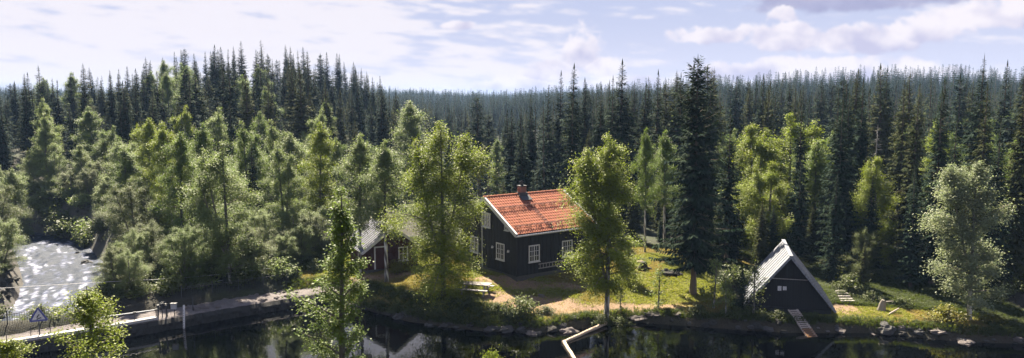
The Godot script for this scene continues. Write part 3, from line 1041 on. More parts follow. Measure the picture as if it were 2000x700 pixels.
	for k in 3:
		m6.quad(cn[k], cn[k] - Vector3(0, 0, 0.012), cn[(k + 1) % 3] - Vector3(0, 0, 0.012), cn[(k + 1) % 3])
	m6.tri(cn[0] - Vector3(0, 0, 0.012), cn[2] - Vector3(0, 0, 0.012), cn[1] - Vector3(0, 0, 0.012))
	var plate := part("plate", m6, M.white_paint, sg)
	var m7 := MB.new()
	for k in 3:
		m7.beam(cn[k] + Vector3(0, 0, 0.006), cn[(k + 1) % 3] + Vector3(0, 0, 0.006), 0.10, 0.016, Vector3.BACK)
	part("rim", m7, M.blue_paint, plate)
	var m8 := MB.new()
	m8.box(Vector3(0.02, 1.17, 0.058), Vector3(0.26, 0.06, 0.01), Basis(Vector3.BACK, 0.35))
	m8.box(Vector3(-0.04, 1.29, 0.058), Vector3(0.07, 0.15, 0.01), Basis(Vector3.BACK, -0.5))
	m8.box(Vector3(0.03, 1.385, 0.058), Vector3(0.07, 0.07, 0.01))
	part("symbol", m8, M.dark_metal, plate)
	for e in [[-28.6, 0.75, "thin stake on the dam to the river side of the triangular sign"], [-27.8, 0.95, "thin stake on the dam to the winch side of the triangular sign"]]:
		var sk := MB.new()
		sk.rod(Vector3.ZERO, Vector3(0.02, e[1], 0), 0.022, 0.018, 6)
		var so := obj("stake", sk.mesh(), M.dark_metal)
		so.position = v3(damx(e[0], 0.38), 0.79)
		tag(so, e[2], "stake")

func rope(called: String, knots: PackedVector3Array, r: float, m: Material, label: String, category: String) -> void:
	var c := Curve3D.new()
	for i in knots.size():
		var d := (knots[mini(i + 1, knots.size() - 1)] - knots[maxi(i - 1, 0)]) * 0.16
		c.add_point(knots[i], -d, d)
	var o := knots[0]
	var pts := PackedVector3Array()
	var rad := PackedFloat32Array()
	var n := 60
	for i in n + 1:
		pts.append(c.sample_baked(c.get_baked_length() * i / n) - o)
		rad.append(r * (0.75 + 0.5 * absf(nz.get_noise_1d(i * 37.0))))
	var b := MB.new()
	b.tube(pts, rad, 6, PackedColorArray([Color.WHITE]))
	var x := obj(called, b.mesh(), m)
	x.position = o
	tag(x, label, category)

func fence(x0: float, x1: float, label: String) -> void:
	var o := v3(damx(x0, 2.6), 0.77)
	var f := thing("picket_fence", label, "fence", o, 0.0, "picket fences on the dam")
	var bar := CylinderMesh.new()
	bar.top_radius = 0.011
	bar.bottom_radius = 0.011
	bar.height = 1.08
	bar.radial_segments = 5
	bar.rings = 0
	var n := int((x1 - x0) * 1.27 / 0.13)
	for k in n + 1:
		var p := v3(damx(lerpf(x0, x1, k / float(n)), 2.6), 0.77) - o
		if k % 14 == 0:
			var m := MB.new()
			m.rod(p, p + Vector3(0, 1.32, 0), 0.035, 0.035, 7)
			m.rod(p + Vector3(0, 1.32, 0), p + Vector3(0, 1.38, 0), 0.05, 0.02, 7)
			part("post", m, M.dark_metal, f)
		else:
			var q := obj("picket", bar, M.dark_metal, f)
			q.position = p + Vector3(0, 0.62, 0)
	for y in [0.14, 1.12]:
		var m := MB.new()
		for k in 12:
			m.beam(v3(damx(lerpf(x0, x1, k / 12.0), 2.6), 0.77 + y) - o, v3(damx(lerpf(x0, x1, (k + 1) / 12.0), 2.6), 0.77 + y) - o, 0.03, 0.035)
		part("rail", m, M.dark_metal, f)

# ---------------------------------------------------------------- small things
func build_picnic() -> void:
	var t := thing("picnic_table", "weathered grey picnic table with two benches on the grass", "picnic table", on_ground(-2.6, -52.3, 0.0), deg_to_rad(-17))
	for k in 5:
		boxpart("tabletop_plank", Vector3(0, 0.74, -0.34 + k * 0.17), Vector3(2.3 + 0.02 * (k % 2), 0.045, 0.155), M.grey_wood, t)
	for s in [-1.0, 1.0]:
		for k in 2:
			boxpart("bench_plank", Vector3(0.02 * k, 0.45, s * (0.66 + 0.17 * k)), Vector3(2.3, 0.045, 0.155), M.grey_wood, t)
	for x in [-0.8, 0.8]:
		for s in [-1.0, 1.0]:
			var m := MB.new()
			m.beam(Vector3(x, -0.08, s * 0.62), Vector3(x, 0.72, s * 0.22), 0.05, 0.12, Vector3.RIGHT)
			part("leg", m, M.grey_wood, t)
		boxpart("bench_beam", Vector3(x + 0.05, 0.40, 0), Vector3(0.05, 0.1, 1.75), M.grey_wood, t)
		boxpart("top_beam", Vector3(x + 0.05, 0.69, 0), Vector3(0.05, 0.07, 0.8), M.grey_wood, t)

func log_thing(called: String, a: Vector3, b: Vector3, r: float, m: Material, label: String) -> void:
	var t := thing(called, label, "log", a)
	var pts := PackedVector3Array()
	var rad := PackedFloat32Array()
	var cols := PackedColorArray()
	for i in 15:
		var u := i / 14.0
		pts.append((b - a) * u + Vector3(rng.randf_range(-1, 1), rng.randf_range(-0.6, 0.6), rng.randf_range(-1, 1)) * r * 0.13)
		rad.append(r * (1.0 - 0.22 * u) * rng.randf_range(0.94, 1.06))
		for j in 9:
			var tn := rng.randf_range(0.78, 1.15)
			cols.append(Color(tn, tn * 0.98, tn * 0.95))
	var mb := MB.new()
	mb.tube(pts, rad, 9, cols)
	part("stem", mb, m, t)
	var ends := MB.new()
	var f := (b - a).normalized()
	ends.rod(pts[0] - f * 0.012, pts[0] + f * 0.03, rad[0] * 0.97, rad[0] * 0.97, 9)
	part("cut_end", ends, M.pale_wood, t)

func rock_mesh(sd: int) -> ArrayMesh:
	var s := SphereMesh.new()
	s.radius = 1.0
	s.height = 2.0
	s.radial_segments = 14
	s.rings = 8
	var a := s.get_mesh_arrays()
	var f := FastNoiseLite.new()
	f.seed = sd
	f.frequency = 0.6
	f.fractal_octaves = 3
	var pv: PackedVector3Array = a[Mesh.ARRAY_VERTEX]
	var b := MB.new()
	for i in pv.size():
		var p := pv[i]
		var k := 1.0 + 0.75 * f.get_noise_3d(p.x * 1.6, p.y * 1.6, p.z * 1.6)
		pv[i] = Vector3(p.x, p.y * 0.8, p.z) * k
	var iv: PackedInt32Array = a[Mesh.ARRAY_INDEX]
	for k in range(0, iv.size(), 3):
		if pv[iv[k]].distance_to(pv[iv[k + 1]]) < 0.001 or pv[iv[k + 1]].distance_to(pv[iv[k + 2]]) < 0.001 or pv[iv[k]].distance_to(pv[iv[k + 2]]) < 0.001:
			continue
		b.tri(pv[iv[k]], pv[iv[k + 2]], pv[iv[k + 1]])
	return b.mesh()

func rock(x: float, z: float, s: Vector3, m: Material, label: String, group := "", y := -99.0) -> void:
	var o := obj("rock", M.rocks[rng.randi() % 4], m)
	o.position = Vector3(x, (h(x, z) if y < -50.0 else y) + s.y * 0.25, z)
	o.scale = s
	o.rotation.y = rng.randf() * TAU
	tag(o, label, "rock", group)

func bush_mesh(sd: int, R: float, H: float, leaves: int, ls: float, stems := 16) -> Array:
	var r := RandomNumberGenerator.new()
	r.seed = sd
	var tb := MB.new()
	var cr := MB.new()
	for i in stems:
		var a := r.randf() * TAU
		var rr := R * sqrt(r.randf())
		var q := Vector3(cos(a) * rr, H * (1.0 - 0.55 * pow(rr / R, 2.0)) * r.randf_range(0.7, 1.08), sin(a) * rr)
		var p := Vector3(q.x * 0.35, -0.05, q.z * 0.35)
		tb.rod(p, q, 0.018, 0.006, 4, Color(0.10, 0.08, 0.06))
		var tone := r.randf_range(0.75, 1.2)
		for k in int(leaves / float(stems)):
			var u := pow(r.randf(), 0.6)
			var l := tone * r.randf_range(0.8, 1.2)
			leaf(cr, r, p.lerp(q, 0.18 + 0.82 * u) + Vector3(r.randfn(), r.randfn() * 0.6, r.randfn()) * R * 0.17, ls * r.randf_range(0.7, 1.3), Color(l, l, l * 0.95))
	return [tb.mesh(), cr.mesh()]

func bush(ms: Array, x: float, z: float, s: float, leafm: Material, label: String, called := "bush", group := "") -> void:
	var t := thing(called, label, "bush", on_ground(x, z), rng.randf() * TAU, group)
	obj("stems", ms[0], M.twig, t)
	obj("foliage", ms[1], leafm, t)
	t.scale = Vector3.ONE * s

func tuft_mesh(sd: int, blades: int, hh: float, spread: float) -> ArrayMesh:
	var r := RandomNumberGenerator.new()
	r.seed = sd
	var b := MB.new()
	for i in blades:
		var a := r.randf() * TAU
		var p := Vector3(cos(a), 0, sin(a)) * spread * sqrt(r.randf())
		var d := Vector3(cos(a + r.randf_range(-1, 1)) * 0.5, 1.0, sin(a + r.randf_range(-1, 1)) * 0.5)
		var hgt := hh * r.randf_range(0.5, 1.1)
		var w := Vector3(-sin(a), 0, cos(a)) * 0.013
		var mid := p + d * hgt * 0.6
		var tip := mid + (d + Vector3(cos(a), -0.5, sin(a)) * 0.7) * hgt * 0.4
		var l := r.randf_range(0.75, 1.25)
		b.quad(p - w, p + w, mid + w * 0.8, mid - w * 0.8, Color(l, l, l))
		b.tri(mid - w * 0.8, mid + w * 0.8, tip, Color(l, l, l))
	return b.mesh()

# ---------------------------------------------------------------- sky
var PUFFS := []

func fbm(x: float, y: float) -> float:
	return nsky.get_noise_2d(x, y)

func sky_color(az: float, e: float) -> Color:
	# az in degrees to the right of the view, e in degrees above the horizon; linear radiance
	var up := clampf(e / 55.0, 0.0, 1.0)
	var blue := Color(0.74, 0.75, 0.92).lerp(Color(0.61, 0.655, 0.865), smoothstep(0.5, 7.5, e)).lerp(Color(0.20, 0.28, 0.58), up)
	# high thin cloud, thickest towards the sun
	var away := absf(wrapf(az + 22.0, -180.0, 180.0))
	var cover := lerpf(0.60, -0.20, smoothstep(6.0, 32.0, away)) + 0.30 * smoothstep(60.0, 120.0, away)
	var yy := e + 0.05 * az
	var ci := fbm(az * 6.0, yy * 34.0) * 0.9 + fbm(az * 17.0 + 80.0, yy * 90.0) * 0.42 + fbm(az * 2.0 + 31.0, yy * 8.0) * 0.5
	var k := smoothstep(-0.22, 0.52, ci + cover) * lerpf(1.0, 0.5, up)
	var c := blue.lerp(Color(0.91, 0.87, 0.935), k)
	# heaped clouds
	if e < 16.0:
		var best := -9.0
		var tall := 0.0
		var kind := 0.0
		var wob := 0.62 * fbm(az * 9.0 + 11.0, e * 11.0) + 0.42 * fbm(az * 26.0, e * 28.0 + 60.0) + 0.22 * fbm(az * 60.0, e * 64.0)
		for p in PUFFS:
			var dx: float = wrapf(az - p[0], -180.0, 180.0) / p[2]
			if absf(dx) > 1.7:
				continue
			var dy: float = (e - p[1]) / (p[3] if e > p[1] else p[3] * 0.55)
			var d := 1.0 - sqrt(dx * dx + dy * dy)
			if d > best:
				best = d
				tall = dy
				kind = p[4]
		if best > -1.0:
			var a := smoothstep(-0.06, 0.28, best + wob * 0.75)
			var lit := clampf(0.70 + 0.38 * tall + 1.1 * fbm(az * 14.0 + 5.0, e * 17.0 + 40.0) - 0.25 * best, 0.0, 1.0)
			var cc := Color(0.60, 0.58, 0.77).lerp(Color(0.96, 0.90, 0.95), lit)
			if kind > 0.5:
				cc = Color(0.37, 0.375, 0.58).lerp(Color(0.46, 0.46, 0.66), lit)
				a = smoothstep(-0.22, 0.20, best + wob * 0.5)
			c = c.lerp(cc, a * (0.95 if kind < 0.5 else 0.85))
	return c

func build_sky() -> PanoramaSkyMaterial:
	# heaps in view: [azimuth, elevation, half width, half height, 1 for a shaded sheet seen from below]
	PUFFS = [[5.3, 3.2, 1.9, 2.2, 0.0], [3.2, 1.9, 2.4, 1.2, 0.0], [6.8, 2.4, 2.1, 1.3, 0.0], [0.0, 0.9, 4.0, 0.9, 0.0], [9.0, 1.0, 4.0, 0.9, 0.0],
		[15.0, 4.5, 3.0, 1.0, 0.0], [19.5, 4.1, 3.6, 1.3, 0.0], [24.2, 3.9, 3.6, 1.5, 0.0], [28.6, 4.5, 3.0, 1.4, 0.0], [33.5, 5.0, 3.4, 1.6, 0.0], [21.0, 1.8, 9.0, 1.2, 0.0],
		[24.0, 6.7, 6.4, 1.5, 1.0], [31.0, 7.9, 5.5, 1.3, 1.0], [19.5, 5.9, 1.0, 0.9, 0.0], [-4.0, 5.4, 1.5, 0.45, 0.0]]
	var r := RandomNumberGenerator.new()
	r.seed = 77
	var a := 42.0
	while a < 318.0:
		PUFFS.append([a, r.randf_range(1.5, 6.0), r.randf_range(2.5, 5.5), r.randf_range(0.9, 1.8), 0.0])
		if r.randf() < 0.25:
			PUFFS.append([a + 4.0, r.randf_range(7.0, 10.0), 6.0, 1.4, 1.0])
		a += r.randf_range(3.5, 9.0)
	var lw := 1024
	var lh := 512
	var im := Image.create(lw, lh, false, Image.FORMAT_RGBF)
	for j in lh:
		var e := 90.0 - (j + 0.5) * 180.0 / lh
		if e < -1.0:
			continue
		for i in lw:
			im.set_pixel(i, j, sky_color(wrapf((i + 0.5) * 360.0 / lw, -180.0, 180.0), maxf(e, 0.0)))
	im.fill_rect(Rect2i(0, lh / 2 + 2, lw, lh / 2 - 2), Color(0.12, 0.13, 0.11))
	im.resize(4096, 2048, Image.INTERPOLATE_BILINEAR)
	var px := 360.0 / 4096.0
	for j in range(2048 / 2 - 130, 2048 / 2 + 4):
		var e := 90.0 - (j + 0.5) * px
		for i in range(-520, 520):
			im.set_pixel(posmod(i, 4096), j, sky_color((i + 0.5) * px, maxf(e, 0.0)))
	var m := PanoramaSkyMaterial.new()
	m.panorama = ImageTexture.create_from_image(im)
	return m

func make_materials() -> void:
	var g1 := noise_tex(0.03, Color(0.62, 0.62, 0.62), Color(1, 1, 1), 512, 5, 11)
	var g2 := noise_tex(0.012, Color(0.7, 0.7, 0.7), Color(1, 1, 1), 512, 4, 5)
	var gb := noise_tex(0.05, Color.BLACK, Color.WHITE, 512, 5, 21)
	var streak := noise_tex(0.02, Color(0.55, 0.55, 0.55), Color(1, 1, 1), 512, 5, 8)
	M.ground = grain(mat("ground", Color.WHITE, 1.0, true), g1, Vector3(0.35, 0.35, 0.35), gb, 5.0)
	M.ground.uv1_world_triplanar = true
	var w := mat("pond", Color(lin(0.0007, 0.0009, 0.0011), 0.97), 0.03)
	w.transparency = BaseMaterial3D.TRANSPARENCY_ALPHA
	w.normal_enabled = true
	w.normal_texture = noise_tex(0.02, Color.BLACK, Color.WHITE, 512, 3, 33, true)
	w.normal_scale = 0.022
	w.uv1_triplanar = true
	w.uv1_world_triplanar = true
	w.uv1_scale = Vector3(0.22, 0.22, 0.22)
	M.water = w
	M.rapids = mat("rapids", Color.WHITE, 0.5, true)
	M.rapids.metallic_specular = 0.2
	M.rapids.heightmap_enabled = true
	M.rapids.heightmap_texture = gb
	M.rapids.heightmap_scale = 4.0
	M.rapids.uv1_triplanar = true
	M.rapids.uv1_world_triplanar = true
	M.rapids.uv1_scale = Vector3(0.5, 0.5, 0.5)
	for e in [["birch_green", 0.128, 0.180, 0.028], ["birch_pale", 0.185, 0.232, 0.074], ["birch_yellow", 0.195, 0.238, 0.014], ["willow_silver", 0.240, 0.270, 0.155], ["alder", 0.105, 0.130, 0.030], ["shrub_yellow", 0.17, 0.165, 0.02], ["shrub_green", 0.085, 0.105, 0.026], ["russet", 0.16, 0.075, 0.05]]:
		var m := mat(e[0], lin(e[1], e[2], e[3]), 0.55, true)
		m.metallic_specular = 0.4
		m.backlight_enabled = true
		m.backlight = Color(0.95, 1.0, 0.75).linear_to_srgb()
		M[e[0]] = m
	for e in [["spruce", 0.020, 0.036, 0.020], ["spruce_light", 0.050, 0.058, 0.020], ["spruce_blue", 0.020, 0.034, 0.024], ["spruce_young", 0.15, 0.17, 0.038]]:
		var m := mat(e[0], lin(e[1], e[2], e[3]), 0.9, true)
		m.metallic_specular = 0.2
		m.backlight_enabled = true
		m.backlight = (Color(0.7, 0.8, 0.4) if "young" in e[0] else Color(0.18, 0.20, 0.08)).linear_to_srgb()
		M[e[0]] = m
	M.birch_bark = mat("birch_bark", Color.WHITE, 0.8, true)
	M.spruce_bark = mat("spruce_bark", Color.WHITE, 0.95, true)
	M.twig = mat("twig", Color.WHITE, 0.95, true)
	M.grass = mat("grass", lin(0.25, 0.26, 0.042), 0.8, true)
	M.grass.backlight_enabled = true
	M.grass.backlight = Color(0.95, 1.0, 0.55).linear_to_srgb()
	M.black_wood = grain(mat("black_wood", lin(0.011, 0.011, 0.012), 0.8, true), streak, Vector3(3.0, 0.25, 3.0))
	M.red_wood = grain(mat("red_wood", lin(0.085, 0.022, 0.020), 0.85, true), streak, Vector3(3.0, 0.3, 3.0))
	M.white_paint = grain(mat("white_paint", lin(0.72, 0.70, 0.70), 0.6), g2, Vector3(2, 2, 2))
	M.roof_tile = grain(mat("roof_tile", lin(0.47, 0.180, 0.108), 0.9, true), g1, Vector3(0.9, 0.9, 0.9))
	M.roof_tile.metallic_specular = 0.25
	M.rust_iron = mat("rust_iron", lin(0.11, 0.035, 0.022), 0.8)
	M.brick = mat("brick", lin(0.24, 0.12, 0.09), 0.9, true)
	M.dark_metal = mat("dark_metal", lin(0.030, 0.032, 0.036), 0.6)
	M.pale_metal = mat("pale_metal", lin(0.32, 0.33, 0.35), 0.5)
	M.blue_paint = mat("blue_paint", lin(0.06, 0.065, 0.22), 0.5)
	M.window_glass = mat("window_glass", lin(0.02, 0.024, 0.03), 0.05)
	M.stone = grain(mat("stone", lin(0.16, 0.15, 0.14), 0.95), g1, Vector3(1.2, 1.2, 1.2), gb, 6.0)
	M.dark_stone = grain(mat("dark_stone", lin(0.045, 0.042, 0.038), 0.95, true), g1, Vector3(0.8, 0.8, 0.8), gb, 10.0)
	M.gravel = grain(mat("gravel", lin(0.27, 0.235, 0.23), 0.97, true), g1, Vector3(1.1, 1.1, 1.1), gb, 6.0)
	M.concrete = grain(mat("concrete", lin(0.58, 0.56, 0.54), 0.9), g1, Vector3(0.7, 0.7, 0.7))
	M.pale_rock = grain(mat("pale_rock", lin(0.24, 0.205, 0.19), 0.95), g1, Vector3(1.3, 1.3, 1.3), gb, 5.0)
	M.grey_rock = grain(mat("grey_rock", lin(0.12, 0.115, 0.11), 0.95), g1, Vector3(1.3, 1.3, 1.3), gb, 5.0)
	M.dark_rock = grain(mat("dark_rock", lin(0.055, 0.05, 0.042), 0.95), g1, Vector3(1.3, 1.3, 1.3), gb, 5.0)
	M.grey_wood = grain(mat("grey_wood", lin(0.40, 0.36, 0.33), 0.85), streak, Vector3(0.5, 3.0, 3.0))
	M.pale_wood = grain(mat("pale_wood", lin(0.60, 0.50, 0.42), 0.8), streak, Vector3(0.6, 2.0, 2.0))
	M.wet_wood = grain(mat("wet_wood", lin(0.34, 0.17, 0.06), 0.4), streak, Vector3(0.6, 2.0, 2.0))
	M.log_wood = mat("log_wood", lin(0.44, 0.34, 0.25), 0.85, true)
	M.sheet_metal = grain(mat("sheet_metal", lin(0.15, 0.155, 0.185), 0.55), g2, Vector3(0.8, 0.8, 0.8))
	M.sheet_metal.metallic = 0.35
	M.galvanised = grain(mat("galvanised", lin(0.26, 0.275, 0.31), 0.55, true), g2, Vector3(0.9, 0.9, 0.9))
	M.galvanised.metallic = 0.35
	var rk := []
	for k in 4:
		rk.append(rock_mesh(k + 40))
	M.rocks = rk

# ---------------------------------------------------------------- everything
func _ready() -> void:
	rng.seed = 20
	nz.noise_type = FastNoiseLite.TYPE_SIMPLEX_SMOOTH
	nz.frequency = 0.02
	nz.fractal_octaves = 3
	nz2.noise_type = FastNoiseLite.TYPE_SIMPLEX_SMOOTH
	nz2.frequency = 0.02
	nz2.seed = 9
	nsky.noise_type = FastNoiseLite.TYPE_SIMPLEX_SMOOTH
	nsky.frequency = 0.02
	nsky.fractal_octaves = 4
	nsky.seed = 4
	# camera: a drone fifteen metres above the pond, tipped six degrees down
	var cam := Camera3D.new()
	cam.name = "camera"
	cam.position = Vector3(0, 15, 0)
	cam.rotation.x = -atan(155.0 / 1480.0)
	cam.fov = rad_to_deg(2.0 * atan(350.0 / 1480.0))
	cam.near = 0.5
	cam.far = 9000.0
	add_child(cam)
	var env := Environment.new()
	env.background_mode = Environment.BG_SKY
	var sky := Sky.new()
	sky.sky_material = build_sky()
	env.sky = sky
	env.background_energy_multiplier = 0.205
	env.tonemap_mode = Environment.TONE_MAPPER_LINEAR
	env.tonemap_exposure = 5.0
	env.sdfgi_enabled = true
	env.ssao_enabled = true
	env.ssil_enabled = true
	env.fog_enabled = true
	env.fog_density = 0.00016
	env.fog_light_color = Color(0.66, 0.80, 1.0)
	var we := WorldEnvironment.new()
	we.name = "world_environment"
	we.environment = env
	add_child(we)
	# sun behind the forest, a little to the left
	var sun := DirectionalLight3D.new()
	sun.name = "sun"
	var az := deg_to_rad(-19.0)
	var el := deg_to_rad(49.0)
	var to := Vector3(sin(az) * cos(el), sin(el), -cos(az) * cos(el))
	sun.look_at_from_position(to * 100.0, Vector3.ZERO)
	sun.light_energy = 1.6
	sun.light_color = Color(1.0, 0.95, 0.86)
	sun.light_angular_distance = 0.5
	sun.shadow_enabled = true
	add_child(sun)
	make_materials()
	build_terrain()
	build_water()
	build_cabin()
	build_shed()
	build_boathouse()
	build_dam()
	build_picnic()
	build_trees()
	build_shore()
	build_grass()

var taken := []   # places and radii where no forest tree may stand
var screen := []  # [x, z, height, radius] of hand-placed trees, for telling which forest trees show

func keep(x: float, z: float, r: float) -> void:
	taken.append(Vector3(x, r, z))

func free_at(x: float, z: float, r: float) -> bool:
	for t in taken:
		if Vector2(t.x - x, t.z - z).length_squared() < (t.y + r) * (t.y + r):
			return false
	return true

func build_trees() -> void:
	keep(HOUSE.x, HOUSE.z, 5.5)
	keep(-10.5, -60.8, 3.2)
	keep(18.75, -52.2, 4.0)
	# six birch shapes of twelve metres and two broad low ones
	var B := []
	B.append(birch_meshes(101, 12.0, 3.2, 0.12, 46000, 0.112, {"droop": 0.75, "hang": 0.9, "limbs": 36, "white": 0.4}))
	B.append(birch_meshes(102, 12.0, 2.9, 0.10, 44000, 0.112, {"droop": 0.55, "hang": 0.6, "limbs": 40, "white": 0.4, "fork": 1}))
	B.append(birch_meshes(103, 12.0, 3.6, 0.12, 48000, 0.115, {"droop": 0.45, "top": 1.1, "limbs": 42, "white": 0.25, "fork": 2}))
	B.append(birch_meshes(104, 12.0, 2.6, 0.20, 34000, 0.112, {"droop": 0.6, "hang": 0.7, "top": 1.2, "limbs": 34}))
	B.append(birch_meshes(105, 12.0, 4.4, 0.04, 52000, 0.120, {"droop": 0.35, "limbs": 52, "white": 0.3, "fork": 3}))
	B.append(birch_meshes(106, 12.0, 2.0, 0.16, 24000, 0.110, {"droop": 0.5, "hang": 0.8, "limbs": 34}))
	B.append(birch_meshes(107, 12.0, 2.3, 0.42, 28000, 0.110, {"droop": 0.6, "hang": 0.8, "limbs": 34, "white": 0.35}))
	B.append(birch_meshes(108, 12.0, 3.4, 0.08, 48000, 0.115, {"droop": 0.6, "hang": 0.9, "limbs": 46, "white": 0.3, "fork": 2, "top": 0.8}))
	var hero_l := birch_meshes(201, 12.2, 3.9, 0.09, 90000, 0.100, {"droop": 0.8, "hang": 1.1, "limbs": 60, "white": 0.1, "fork": 2})
	var hero_r := birch_meshes(202, 12.4, 3.3, 0.23, 76000, 0.100, {"droop": 0.6, "hang": 0.75, "limbs": 54, "top": 1.05, "white": 0.45, "fork": 1})
	var silver := birch_meshes(203, 11.4, 3.3, 0.16, 44000, 0.125, {"droop": 0.3, "hang": 0.4, "limbs": 46, "white": 0.85, "top": 1.2, "fork": 1})
	var shoot := birch_meshes(205, 8.0, 1.75, 0.2, 13000, 0.085, {"droop": 0.2, "hang": 0.2, "limbs": 30, "white": 0.1, "clump": 0.6})
	var sapling := birch_meshes(204, 3.0, 0.75, 0.15, 900, 0.11, {"limbs": 16, "droop": 0.3, "clump": 0.8})
	# x, z, height, shape, leaf, width factor, name, label, group
	var L := [
		[-4.8, -51.8, 12.0, hero_l, "birch_yellow", 1.0, "birch_tree", "broad drooping yellow-green birch between the shed and the cabin gable", ""],
		[6.35, -49.6, 12.3, hero_r, "birch_yellow", 1.0, "birch_tree", "tall yellow-green birch on the bank in front of the cabin's corner", ""],
		[29.9, -48.3, 11.2, silver, "willow_silver", 1.0, "birch_tree", "silver-leaved birch with white trunk on the shore near the boathouse", ""],
		[-21.0, -55.4, 10.6, B[2], "birch_pale", 1.05, "birch_tree", "pale birch with dark trunk standing right behind the dam fence", ""],
		[-9.45, -56.0, 10.8, B[6], "birch_pale", 1.0, "birch_tree", "slim birch with white trunk in front of the red shed door", ""],
		[-12.0, -58.6, 11.0, B[6], "birch_pale", 1.0, "birch_tree", "slim birch with white trunk at the red shed's corner", ""],
		[-12.4, -94.0, 13.4, B[0], "birch_pale", 1.1, "birch_tree", "tallest pale birch rising behind the red shed", ""],
		[8.7, -56.4, 3.4, B[5], "alder", 1.6, "birch_tree", "small dark leafy tree on the lawn behind the bank birch", ""],
		[-21.8, -76.0, 9.8, B[0], "birch_pale", 1.25, "birch_tree", "large domed pale birch left of the shed at the forest edge", ""],
		[-28.6, -84.0, 9.6, B[2], "birch_green", 1.1, "birch_tree", "green birch rising just behind the dam-fence birch", ""],
		[-35.3, -80.0, 8.8, B[4], "birch_pale", 1.0, "birch_tree", "wide pale birch in the row above the dam", ""],
		[-26.0, -68.0, 7.6, B[2], "birch_pale", 1.1, "birch_tree", "bushy pale birch low in the row above the dam", ""],
		[-39.0, -76.0, 8.6, B[1], "birch_green", 1.2, "birch_tree", "rounded green birch top standing clear right of the river", ""],
		[-33.5, -66.5, 6.4, B[4], "alder", 1.15, "birch_tree", "low spreading green tree on the right river bank", ""],
		[-44.0, -85.5, 8.4, B[4], "birch_pale", 1.05, "birch_tree", "pale spreading birch above the river bend", ""],
		[-52.0, -91.5, 6.4, B[7], "birch_pale", 1.2, "alder_tree", "leafy alder closing the gap above the river bend", ""],
		[-49.0, -90.0, 5.0, B[4], "alder", 1.2, "alder_tree", "low dark alder on the bank at the river bend", ""],
		[-55.5, -91.0, 5.4, B[4], "birch_pale", 1.1, "alder_tree", "spreading alder where the river disappears", ""],
		[-50.5, -96.0, 8.0, B[2], "birch_green", 1.1, "birch_tree", "green birch in the gap between the birches above the river bend", ""],
		[-57.5, -93.0, 9.6, B[1], "birch_pale", 1.0, "birch_tree", "pale birch at the far end of the river", ""],
		[-56.5, -86.0, 8.8, B[0], "birch_pale", 1.2, "birch_tree", "grey-green birch at the picture's edge beyond the river", ""],
		[-54.5, -99.0, 9.8, B[3], "birch_green", 1.2, "birch_tree", "yellowish birch standing against dark spruces beyond the river bend", ""],
		[-41.8, -61.0, 4.6, B[4], "birch_pale", 1.25, "alder_tree", "low pale alder hanging over the left river bank", ""],
		[-40.0, -55.6, 3.9, B[4], "birch_pale", 1.3, "alder_tree", "lowest alder by the left river bank near the dam fence", ""],
		[-46.2, -67.0, 6.4, B[4], "alder", 1.1, "alder_tree", "taller alder behind the left bank alders", ""],
		[13.8, -67.5, 10.6, B[6], "birch_green", 0.8, "birch_tree", "thin birch with bare pale stem half hidden by the tallest spruce", ""],
		[11.6, -65.0, 11.0, B[6], "birch_green", 0.6, "birch_tree", "slender birch with long bare stem behind the lawn", ""],
		[23.0, -71.0, 11.6, B[7], "birch_yellow", 1.25, "birch_tree", "green birch nearest the tallest spruce, behind the boathouse", ""],
		[27.0, -73.0, 12.4, B[2], "birch_yellow", 1.2, "birch_tree", "tallest yellow birch behind the boathouse", ""],
		[27.8, -68.5, 10.0, B[0], "birch_green", 1.1, "birch_tree", "round-topped birch right behind the boathouse ridge", ""],
		[21.8, -64.0, 8.8, B[7], "birch_yellow", 1.15, "birch_tree", "shorter yellow birch close behind the boathouse roof", ""],
		[30.2, -62.0, 9.4, B[7], "birch_yellow", 0.9, "birch_tree", "bright yellow-green birch standing between dark spruces", ""],
		[41.4, -73.5, 11.6, B[5], "birch_yellow", 1.0, "birch_tree", "narrow yellow birch top among spruces above the silver birch", ""],
		[43.0, -64.0, 10.4, B[1], "birch_green", 1.0, "birch_tree", "green birch at the right edge beside the silver birch", ""],
		[-2.0, -95.0, 9.4, B[5], "birch_green", 1.0, "birch_tree", "lone pale birch in the spruce wall above the cabin", ""],
		[27.2, -57.4, 4.2, B[4], "alder", 0.9, "birch_tree", "low green tree in the shade right of the boathouse", ""],
	]
	for a in L:
		var sc: float = a[2] / 12.0
		var at := on_ground(a[0], a[1])
		plant_tree(a[6], a[3], M.birch_bark, M[a[4]], at, Vector3(sc * a[5], sc, sc * a[5]), rng.randf() * TAU, a[7])
		keep(a[0], a[1], 1.6)
		screen.append([a[0], a[1], at.y + a[2], 2.2])
	# more birches filling the belt above the dam and the sunny edge on the right
	var belt := 0
	for k in 900:
		if belt >= 22:
			break
		var x := rng.randf_range(-62.0, -16.0)
		var z := rng.randf_range(-98.0, -62.0)
		if river_d(x, z) < 6.0 or absf(x) > 0.74 * absf(z) or not free_at(x, z, 2.1):
			continue
		var sc := rng.randf_range(0.60, 0.92)
		plant_tree("birch_tree", B[[0, 1, 3, 0, 1, 7, 2, 3][rng.randi() % 8]], M.birch_bark, M[["birch_pale", "birch_green", "birch_yellow"][belt % 3]], on_ground(x, z), Vector3(sc, sc * 1.1, sc), rng.randf() * TAU, ("taller" if sc > 0.76 else "shorter") + [" pale", " green", " yellowish"][belt % 3] + " birch in the dense belt " + ("nearest the river" if x < -44.0 else ("above the middle of the dam" if x < -30.0 else "next to the shed")) + (", front row" if z > -80.0 else ", back row"), "birches in the belt above the dam")
		keep(x, z, 1.5)
		belt += 1
	var under := 0
